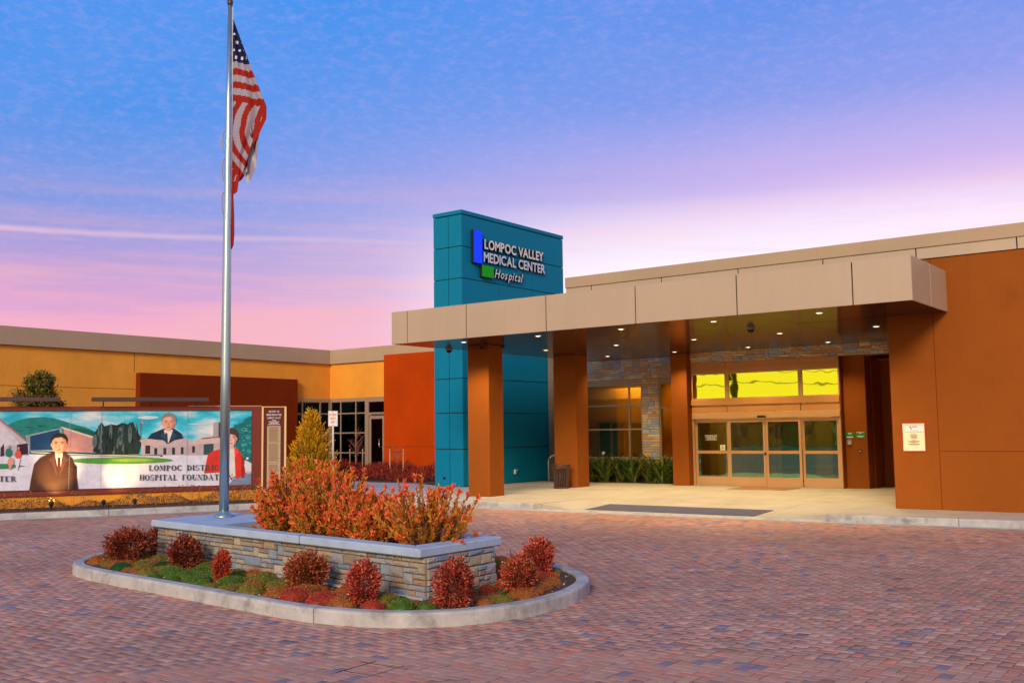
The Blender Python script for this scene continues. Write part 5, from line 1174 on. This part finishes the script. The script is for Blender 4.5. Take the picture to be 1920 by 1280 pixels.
# tree behind the mural
def small_tree(x, y, H, R_):
    o = thing('small_tree', 'small bushy olive green tree showing above the left part of the mural', 'tree', (x, y, .05)); g_ = np.random.default_rng(8)
    mb = MB().tube([(0, 0, 0), (.04, 0, H*.45), (.02, 0, H*.8)], [.07, .05, .02], 8)
    cl = []
    for i in range(60):
        h = .50+.47*g_.uniform(0, 1)**.7; a = g_.uniform(0, 2*PI); q_ = R_*math.sqrt(max(0, 1-((h-.72)/.27)**2))*g_.uniform(.2, 1); c = np.array([q_*math.cos(a), q_*math.sin(a), h*H]); cl.append(c)
        mb.tube([(0.02, 0, H*h*.75), tuple(c)], [.02, .006], 4)
    link('trunk', mb.mesh('trunk', M['bark']), o); n = 12000; ci = g_.integers(0, 60, n); P = np.array(cl)[ci]+g_.normal(0, .09, (n, 3)); D = g_.normal(0, 1, (n, 3))
    link('crown', leafset(P, D, .085, .045, [(.12, .11, .012), (.06, .07, .01), (.26, .14, .012), (.17, .16, .02), (.04, .05, .01)], 'crown'), o)
small_tree(-29.2, 15.6, 3.80, .66)
# red ground cover in the bed behind the walkway
n = 30000; x = rng.uniform(-33.6, -22.75, n); y = rng.uniform(27.35, 30.9, n); hh = .42+.12*np.sin(x*2.1+y)+.10*np.sin(x*5.3-y*3)+rng.normal(0, .05, n)
hh *= np.clip((y-27.2)/.5, .35, 1)
z = .17+hh*rng.uniform(.25, 1, n)**.6; D = rng.normal(0, .45, (n, 3)); D[:, 2] += 1.0
o = link('red_ground_cover', leafset(np.stack([x, y, z], 1), D, .16, .024, [(.30, .022, .010), (.22, .014, .008), (.40, .04, .015), (.12, .010, .006), (.34, .07, .03)]), kind='stuff'); tag(o, 'dark red spiky ground cover filling the bed in front of the red wall', 'ground cover')
# dry flowers along the mural
n = 15000; s = rng.uniform(-5, 7.6, n); q_ = rng.uniform(.15, 1.15, n); hgt = .20+.10*np.sin(s*2.3)+.07*np.sin(s*6.1+1)+.10*np.clip((s-3.5)/3, 0, 1); cl_ = (np.sin(s*9+q_*7)+np.sin(s*4.1-q_*11)) > -.55
s, q_, hgt = s[cl_], q_[cl_], hgt[cl_]; n = len(s); zz = .13+hgt*rng.uniform(0, 1, n)**.7; pos = np.array([[P0.x+D2.x*a+N2.x*b, P0.y+D2.y*a+N2.y*b, c] for a, b, c in zip(s, q_, zz)])
D = rng.normal(0, .6, (n, 3)); D[:, 2] += .8
o = link('dry_flower_border', leafset(pos, D, .055, .018, [(.20, .10, .05), (.28, .13, .07), (.10, .05, .03), (.12, .10, .03), (.34, .12, .08), (.05, .06, .02)]), kind='stuff'); tag(o, 'straggly dry brown flower border along the foot of the mural wall', 'flower border')
mb = MB(); fl_c = []
for i in range(170):
    a = rng.uniform(-4.5, 7.4)
    if min(abs(a-1.23), abs(a-2.45), abs(a-1.35), abs(a-2.9)) < .35: continue
    b = rng.uniform(.3, 1.05); p = ws(a, b); h = rng.uniform(.22, .48); mb.tube([(p[0], p[1], .13), (p[0]+rng.normal(0, .03), p[1]+rng.normal(0, .03), .13+h)], .0035, 3); e_ = mb.v[-1]
    mb.lathe([(.001, 0), (.022, .01), (.018, .025), (.002, .028)], c=(e_[0], e_[1], e_[2]-.01), seg=6)
o = part('dry_flower_stalks', mb, M['twig_red'], None); o['kind'] = 'stuff'; tag(o, 'thin dry flower stalks rising from the border below the mural', 'flower border')
# staked bare saplings
def sapling(x, y, lab, seed, h=1.75, dense=22):
    o = thing('bare_sapling', lab, 'tree', (x, y, .17), rot_cam, 'staked bare saplings in the red bed'); r = random.Random(seed); mb = MB()
    mb.tube([(0, 0, 0), (.02, 0, h*.45), (-.01, 0, h*.85)], [.018, .014, .006], 6)
    for i in range(dense):
        z0 = h*r.uniform(.38, .85); a = r.uniform(0, 2*PI); l = r.uniform(.25, .62); dx, dy = math.cos(a)*l*.75, math.sin(a)*l*.6
        mb.tube([(0, 0, z0), (dx*.5, dy*.5, z0+l*.45), (dx, dy, z0+l*.85)], [.008, .006, .003], 4)
        for k_ in range(2): t = r.uniform(.3, .9); mb.tube([(dx*t, dy*t, z0+l*.85*t), (dx*t+r.uniform(-.12, .12), dy*t, z0+l*.85*t+r.uniform(.08, .2))], [.004, .002], 3)
    link('trunk', mb.mesh('trunk', M['twig_red']), o)
    for sx2 in (-.25, .25):
        part('stake', MB().tube([(sx2, 0, 0), (sx2*1.04, 0, 1.15)], .028, 8), M['bark_pale'], o)
    for z_ in (.52, 1.05): part('tie', MB().tube([(-.25, -.03, z_+.03), (0, -.035, z_-.03), (.25, -.03, z_+.03)], .009, 5), M['black'], o)
    return o
sapling(-27.0, 28.55, 'bare sapling tied between two pale stakes in front of the red wall', 1, 1.35, 10)
sapling(-29.85, 29.2, 'bare reddish sapling between two stakes in front of the glazed side door', 2, 1.85, 30)
sapling(-32.1, 29.3, 'bare sapling with stakes partly behind the patient drop off sign', 3, 1.8, 26)
# strap leaved plants by the stone wall
def strap(x, y, seed, lab, flower=False):
    o = thing('strap_leaf_plant', lab, 'plant', (x, y, .165), 0, 'green strap leaved plants below the lobby windows'); g_ = np.random.default_rng(seed); V = []; F = []; C_ = []
    for i in range(240):
        a = g_.uniform(0, 2*PI); l = g_.uniform(.55, 1.25); w_ = g_.uniform(.018, .036); up = g_.uniform(.55, 1.25); px_, py_ = g_.normal(0, .05, 2); col_ = np.array([(.07, .14, .018), (.15, .20, .025), (.03, .07, .01), (.28, .27, .05)][g_.integers(0, 4)])*g_.uniform(.7, 1.3)
        o0 = len(V); side_ = np.array([-math.sin(a), math.cos(a), 0])
        for k_ in range(5):
            t = k_/4; r_2 = l*.85*t; zz = l*up*(t-.64*t*t)*1.65; c = np.array([px_+r_2*math.cos(a), max(-.42, min(py_+r_2*math.sin(a)*.8, .30)), zz]); ww = w_*(1-t**3)
            V += [c-side_*ww, c+side_*ww]
            if k_: F.append((o0+2*k_-2, o0+2*k_-1, o0+2*k_+1, o0+2*k_)); C_.append(col_)
    link('foliage', npmesh('foliage', V, F, M['leaf'], np.clip(np.array(C_), .003, 1)), o)
    if flower:
        part('flower_stalk', MB().tube([(0, -.05, 0), (.02, -.08, .6), (0, -.1, .98)], [.009, .007, .006], 5), M['bark_pale'], o)
        P = np.array([0, -.1, .99])+g_.normal(0, .028, (60, 3)); link('flower', leafset(P, g_.normal(0, 1, (60, 3)), .05, .025, [(.8, .75, .72)], 'flower', m='flower'), o)
pos_words = ['leftmost, beside the second column', 'second from the left', 'third, with a tall white flower', 'fourth from the left', 'fifth, below the narrow window pane', 'sixth, before the stone pier', 'seventh, right of the stone pier', 'rightmost, against the third column']
for i, w_ in enumerate(pos_words):
    strap(-19.75+i*.565, 30.12+.16*(i % 2), 30+i, f'arching green strap leaved plant below the lobby windows, {w_}', i == 2)

# ------------------------------------------------------------------ street furniture
# litter bin
o = thing('litter_bin', 'round dark brown slatted metal litter bin beside the second column', 'litter bin', (-17.92, 26.38, .15)); g_n = 26
for i in range(g_n):
    a = 2*PI*i/g_n
    part('slat', MB().tube([(.225*math.cos(a), .225*math.sin(a), .05), (.235*math.cos(a), .235*math.sin(a), .45), (.275*math.cos(a), .275*math.sin(a), .72)], [.016, .017, .019], 4), M['trash'], o)
part('liner', MB().lathe([(.19, .03), (.20, .6), (.17, .6), (.16, .05)], seg=20), M['black'], o, smooth=True)
part('rim', MB().tube([(.285*math.cos(2*PI*k/24), .285*math.sin(2*PI*k/24), .73) for k in range(25)], .020, 8), M['trash'], o, smooth=True)
part('base_ring', MB().lathe([(.235, .0), (.24, .05), (.20, .055), (.20, 0)], seg=24), M['trash'], o)
part('lid', MB().lathe([(.27, .725), (.22, .76), (.13, .765), (.12, .73)], seg=24), M['trash'], o, smooth=True)
# bicycle hoop
o = thing('bicycle_hoop', 'pale inverted U steel bicycle hoop behind the litter bin', 'bicycle rack', (-20.35, 29.55, .15), rot_cam)
arc = [(-.21, 0, 0), (-.21, 0, .72)]+[(-.21*math.cos(PI*k/10), 0, .72+.21*math.sin(PI*k/10)) for k in range(1, 10)]+[(.21, 0, .72), (.21, 0, 0)]
part('hoop_tube', MB().tube(arc, .03, 10), M['steel'], o, smooth=True)
for sx2 in (-.21, .21): part('foot_plate', MB().lathe([(.07, 0), (.07, .01)], c=(sx2, 0, 0), seg=12), M['steel'], o)
# socket box on the tower wall
o = thing('outlet_box', 'small pale grey weatherproof socket box low on the teal wall', 'outlet box', (TU1, 28.55, .45))
bx('box_body', (.0, .07, -.06, .06, 0, .16), M['grey_paint' if False else 'white'], o, .012); bx('box_lid', (.071, .085, -.05, .05, .02, .14), M['steel'], o, .004)
# ramp mat
rz0 = .15; 
def ramp_z(v): return RZ+(.15-RZ)*(v-20.75)/(23.35-20.75)
mt = MB(); a0, a1, v0, v1 = -13.45, -9.15, 20.78, 21.95
mt.add([(a0, v0, ramp_z(v0)+.004), (a1, v0+.10, ramp_z(v0+.1)+.004), (a1, v1, ramp_z(v1)+.004), (a0, v1, ramp_z(v1)+.004), (a0, v0, ramp_z(v0)+.012), (a1, v0+.10, ramp_z(v0+.1)+.012), (a1, v1, ramp_z(v1)+.012), (a0, v1, ramp_z(v1)+.012)], [(3, 2, 1, 0), (4, 5, 6, 7), (0, 1, 5, 4), (1, 2, 6, 5), (2, 3, 7, 6), (3, 0, 4, 7)])
o = part('tactile_mat', mt, M['mat_dark'], None); tag(o, 'dark slate blue tactile warning mat on the ramp in front of the entrance', 'ramp mat')
studs = MB()
for i in range(70):
    for j in range(18):
        u_ = a0+.06+(a1-a0-.12)*i/69; v_ = v0+.13+(v1-v0-.17)*j/17; z_ = ramp_z(v_)+.0115; r = .014
        studs.add([(u_-r, v_-r, z_), (u_+r, v_-r, z_), (u_+r, v_+r, z_), (u_-r, v_+r, z_), (u_, v_, z_+.006)], [(0, 1, 4), (1, 2, 4), (2, 3, 4), (3, 0, 4)])
st_ = part('studs', studs, M['mat_dark'], o); st_['kind'] = 'stuff'
o = part('door_mat', MB().prism([(-13.1, 28.0), (-11.35, 28.0), (-11.35, 29.35), (-13.1, 29.35)], .152, .162), M['door_mat'], None); tag(o, 'thin rust brown door mat in front of the sliding doors', 'door mat')
# patient drop off sign
o = thing('drop_off_sign', 'white patient drop off sign with red lettering on a grey steel post', 'sign', (-24.62, 23.03, .12), rot_cam)
part('post', MB().box(-.032, .032, -.02, .02, 0, 2.50), M['steel'], o, bevel=.004)
bx('sign_plate', (-.155, .155, -.028, -.022, 2.06, 2.56), M['white'], o, .002)
flat_text('lettering', [('PATIENT', 0, 2.40, .075, .24), ('DROP', 0, 2.28, .075, .17), ('OFF', 0, 2.16, .075, .13)], M['red_print'], o, (0, -.029, 0), (1, 0, 0), (0, 0, 1), bold=.01)
brd = MB()
for b in ((-.145, .145, 2.545, 2.55), (-.145, .145, 2.07, 2.075), (-.145, -.14, 2.075, 2.545), (.14, .145, 2.075, 2.545)): brd.box(b[0], b[1], -.030, -.0282, b[2], b[3])
part('border', brd, M['red_print'], o)
for z_ in (2.525, 2.09): part('bolt', MB().tube([(0, -.028, z_), (0, -.036, z_)], .012, 8), M['black'], o)
# notice board on the right wall
o = thing('wall_notice', 'framed cream notice with a small logo heading on the orange right hand wall', 'notice', (-6.26, RW, 1.39))
bx('frame', (-.24, .24, -.022, -.002, 0, .61), M['red_print'], o, .003); bx('paper', (-.225, .225, -.026, -.0222, .012, .598), M['paper'], o, 0)
bx('logo_bar', (-.075, -.055, -.028, -.0262, .50, .545), M['black'], o, 0); bx('logo_square', (-.055, -.035, -.028, -.0262, .475, .50), M['black'], o, 0)
bx('heading_band', (-.20, .21, -.0266, -.0262, .425, .56), M['white'], o, 0)
pr = MB(); r = random.Random(3)
for z_, w_ in ((.415, .40), (.57, .38), (.523, .11), (.445, .20)): pr.box(-w_/2+.02, w_/2+.02, -.0285, -.0268, z_, z_+.005 if w_ > .15 else z_+.016)
part('rule', pr, M['ink'], o)
pr = MB()
for z_, w_ in ((.375, .11), (.345, .17), (.33, .14), (.31, .16), (.295, .10), (.275, .15), (.24, .08), (.215, .24), (.20, .22), (.185, .10), (.155, .24), (.14, .20)): pr.box(-w_/2, w_/2, -.0285, -.0268, z_, z_+.008)
part('small_print', pr, M['stucco_brown'], o)
# green plaques, card reader and push button on the fourth column
CF = 29.80
for u0, u1, z0, z1, lab, rows_ in ((-10.10, -9.85, 1.61, 1.785, 'left green plaque on the column right of the doors, above the card reader', ((.06, .11, .02), (.03, .08, .02), (-.055, .18, .035))), (-9.79, -9.54, 1.61, 1.79, 'right green plaque on the column right of the doors, with a pale top edge', ((.075, .23, .015), (.05, .05, .02), (-.035, .20, .02), (-.065, .12, .012)))):
    o = thing('wall_plaque', lab, 'plaque', ((u0+u1)/2, CF, (z0+z1)/2), 0, 'green plaques right of the doors')
    bx('plate', (-(u1-u0)/2, (u1-u0)/2, -.016, -.001, -(z1-z0)/2, (z1-z0)/2), M['green_sign'], o, .003)
    pr = MB()
    for z_, w_, h_ in rows_: pr.box(-w_/2, w_/2, -.0185, -.0165, z_-h_/2, z_+h_/2)
    part('small_print', pr, M['white'], o)
o = thing('card_reader', 'small pale grey card reader under the left green plaque', 'card reader', (-9.99, CF, 1.42)); bx('housing', (-.06, .06, -.04, -.001, 0, .155), M['steel'], o, .008); bx('slot', (-.035, .035, -.044, -.0405, .115, .135), M['black'], o, 0)
o = thing('door_button', 'small dark push button on the column right of the doors', 'door button', (-9.70, CF, 1.18)); bx('back_plate', (-.045, .045, -.02, -.001, 0, .10), M['trash'], o, .006); part('button', MB().tube([(0, -.02, .05), (0, -.034, .05)], .02, 12), M['steel'], o)
# decals on the fixed glass
o = thing('accessible_decal', 'cream wheelchair symbol sticker on the left fixed glass panel', 'sticker', (-13.93, DV+.062, 1.26))
bx('sticker', (-.085, .085, -.003, 0, 0, .17), M['paper'], o, 0)
wc = MB(); wc.tube([(-.005+.035*math.cos(2*PI*k/14), -.004, .06+.035*math.sin(2*PI*k/14)) for k in range(11)], .006, 4); wc.tube([(-.01, -.004, .13), (-.005, -.004, .085), (.03, -.004, .08), (.045, -.004, .04)], .007, 4); wc.tube([(-.012, -.006, .145), (-.012, -.003, .145)], .012, 8)
part('symbol', wc, M['ink'], o)
o = thing('door_lettering', 'small white opening notice lettering on the left fixed glass panel', 'lettering', (-14.35, DV+.062, 1.62))
pr = MB()
for i, (x0, x1) in enumerate(((-.18, .23), (-.16, .24), (-.17, .20), (-.10, .21), (-.16, .22))):
    x = x0
    while x < x1: w_ = rr.uniform(.03, .07); pr.box(x, min(x+w_, x1), -.003, -.001, .10-i*.035, .118-i*.035); x += w_+.014
part('small_print', pr, M['white'], o)
# hose tap in the recess behind the right wing corner
o = thing('wall_tap', 'small brass hose tap in the dark recess left of the right wing', 'tap', (-7.0, 31.18, .75)); part('pipe', MB().tube([(0, 0, 0), (0, -.10, 0), (0, -.14, -.05)], .014, 8), M['steel'], o); part('handle', MB().tube([(-.04, -.08, .05), (.04, -.08, .05)], .01, 6), M['steel'], o)
# utility cover lines in the drive
o = thing('utility_cover', 'square paver filled utility cover flush in the brick drive near the bottom edge', 'utility cover', (-6.05, 6.08, .0015), .05)
for b in ((-.26, .26, -.16, -.155), (-.26, .26, .155, .16), (-.162, -.157, -.24, .24), (.157, .162, -.24, .24)): part('rim', MB().box(b[0], b[1], b[2], b[3], -.004, .0015), M['trash'], o)

# ------------------------------------------------------------------ what stands across the road (mirrored in the entrance glass)
lw_ = part('far_lawn', MB().prism([(-120, -75), (60, -75), (60, -22), (-120, -22)], -.04, .03), M['grass_far'], None); lw_['kind'] = 'structure'
o = thing('utility_pole', 'wooden utility pole with transformer across the road, mirrored in the entrance glass', 'utility pole', (-45.0, -40, 0))
part('pole_shaft', MB().tube([(0, 0, 0), (-.2, 0, 5), (0, 0, 9)], [.34, .28, .22], 10), M['bark'], o)
part('crossarm', MB().box(-1.4, 1.4, -.08, .08, 8.0, 8.2), M['bark'], o); part('transformer', MB().lathe([(.3, 0), (.34, .1), (.34, 1.0), (.2, 1.12)], c=(-.75, 0, 7.0), seg=16), M['trash'], o)
for z_, sg_ in ((6.9, 1), (8.15, 1)): part('wire', MB().tube([(x_*7.0, 0, z_-.9*(1-(x_/6)**2)*0+(-.0)+((x_ % 6)-3)**2*.10-.9) for x_ in range(-12, 13)], .035, 4), M['black'], o)
for i, (x_, y_, h_, r_2) in enumerate(((-74, -58, 5.0, 3.5), (-62, -60, 4.2, 3.0), (-33, -52, 4.2, 2.6))):
    bush(['broad', 'low', 'rounded', 'tall', 'small'][i]+' dark green tree across the road behind the viewer', x_, y_, 0, r_2, h_, 2600, [(.03, .07, .02), (.05, .09, .02)], 'trees across the road', leaf=.28, name='far_tree', cat='tree')
hs = thing('low_house', 'low pale house across the road behind the viewer', 'house', (-48, -56, 0)); part('wall', MB().box(-9, 9, -4, 4, 0, 2.8), M['stucco_ochre'], hs)
part('roof', MB().add([(-9.6, -4.6, 2.8), (9.6, -4.6, 2.8), (9.6, 4.6, 2.8), (-9.6, 4.6, 2.8), (-7, 0, 4.4), (7, 0, 4.4)], [(0, 1, 5, 4), (1, 2, 5), (2, 3, 4, 5), (3, 0, 4), (3, 2, 1, 0)]), M['stucco_brown'], hs)
for x_ in (-6, -2, 2.5, 6): bx('window', (x_-.8, x_+.8, 4.0, 4.05, 1.0, 2.2), M['interior_dark'], hs, 0)
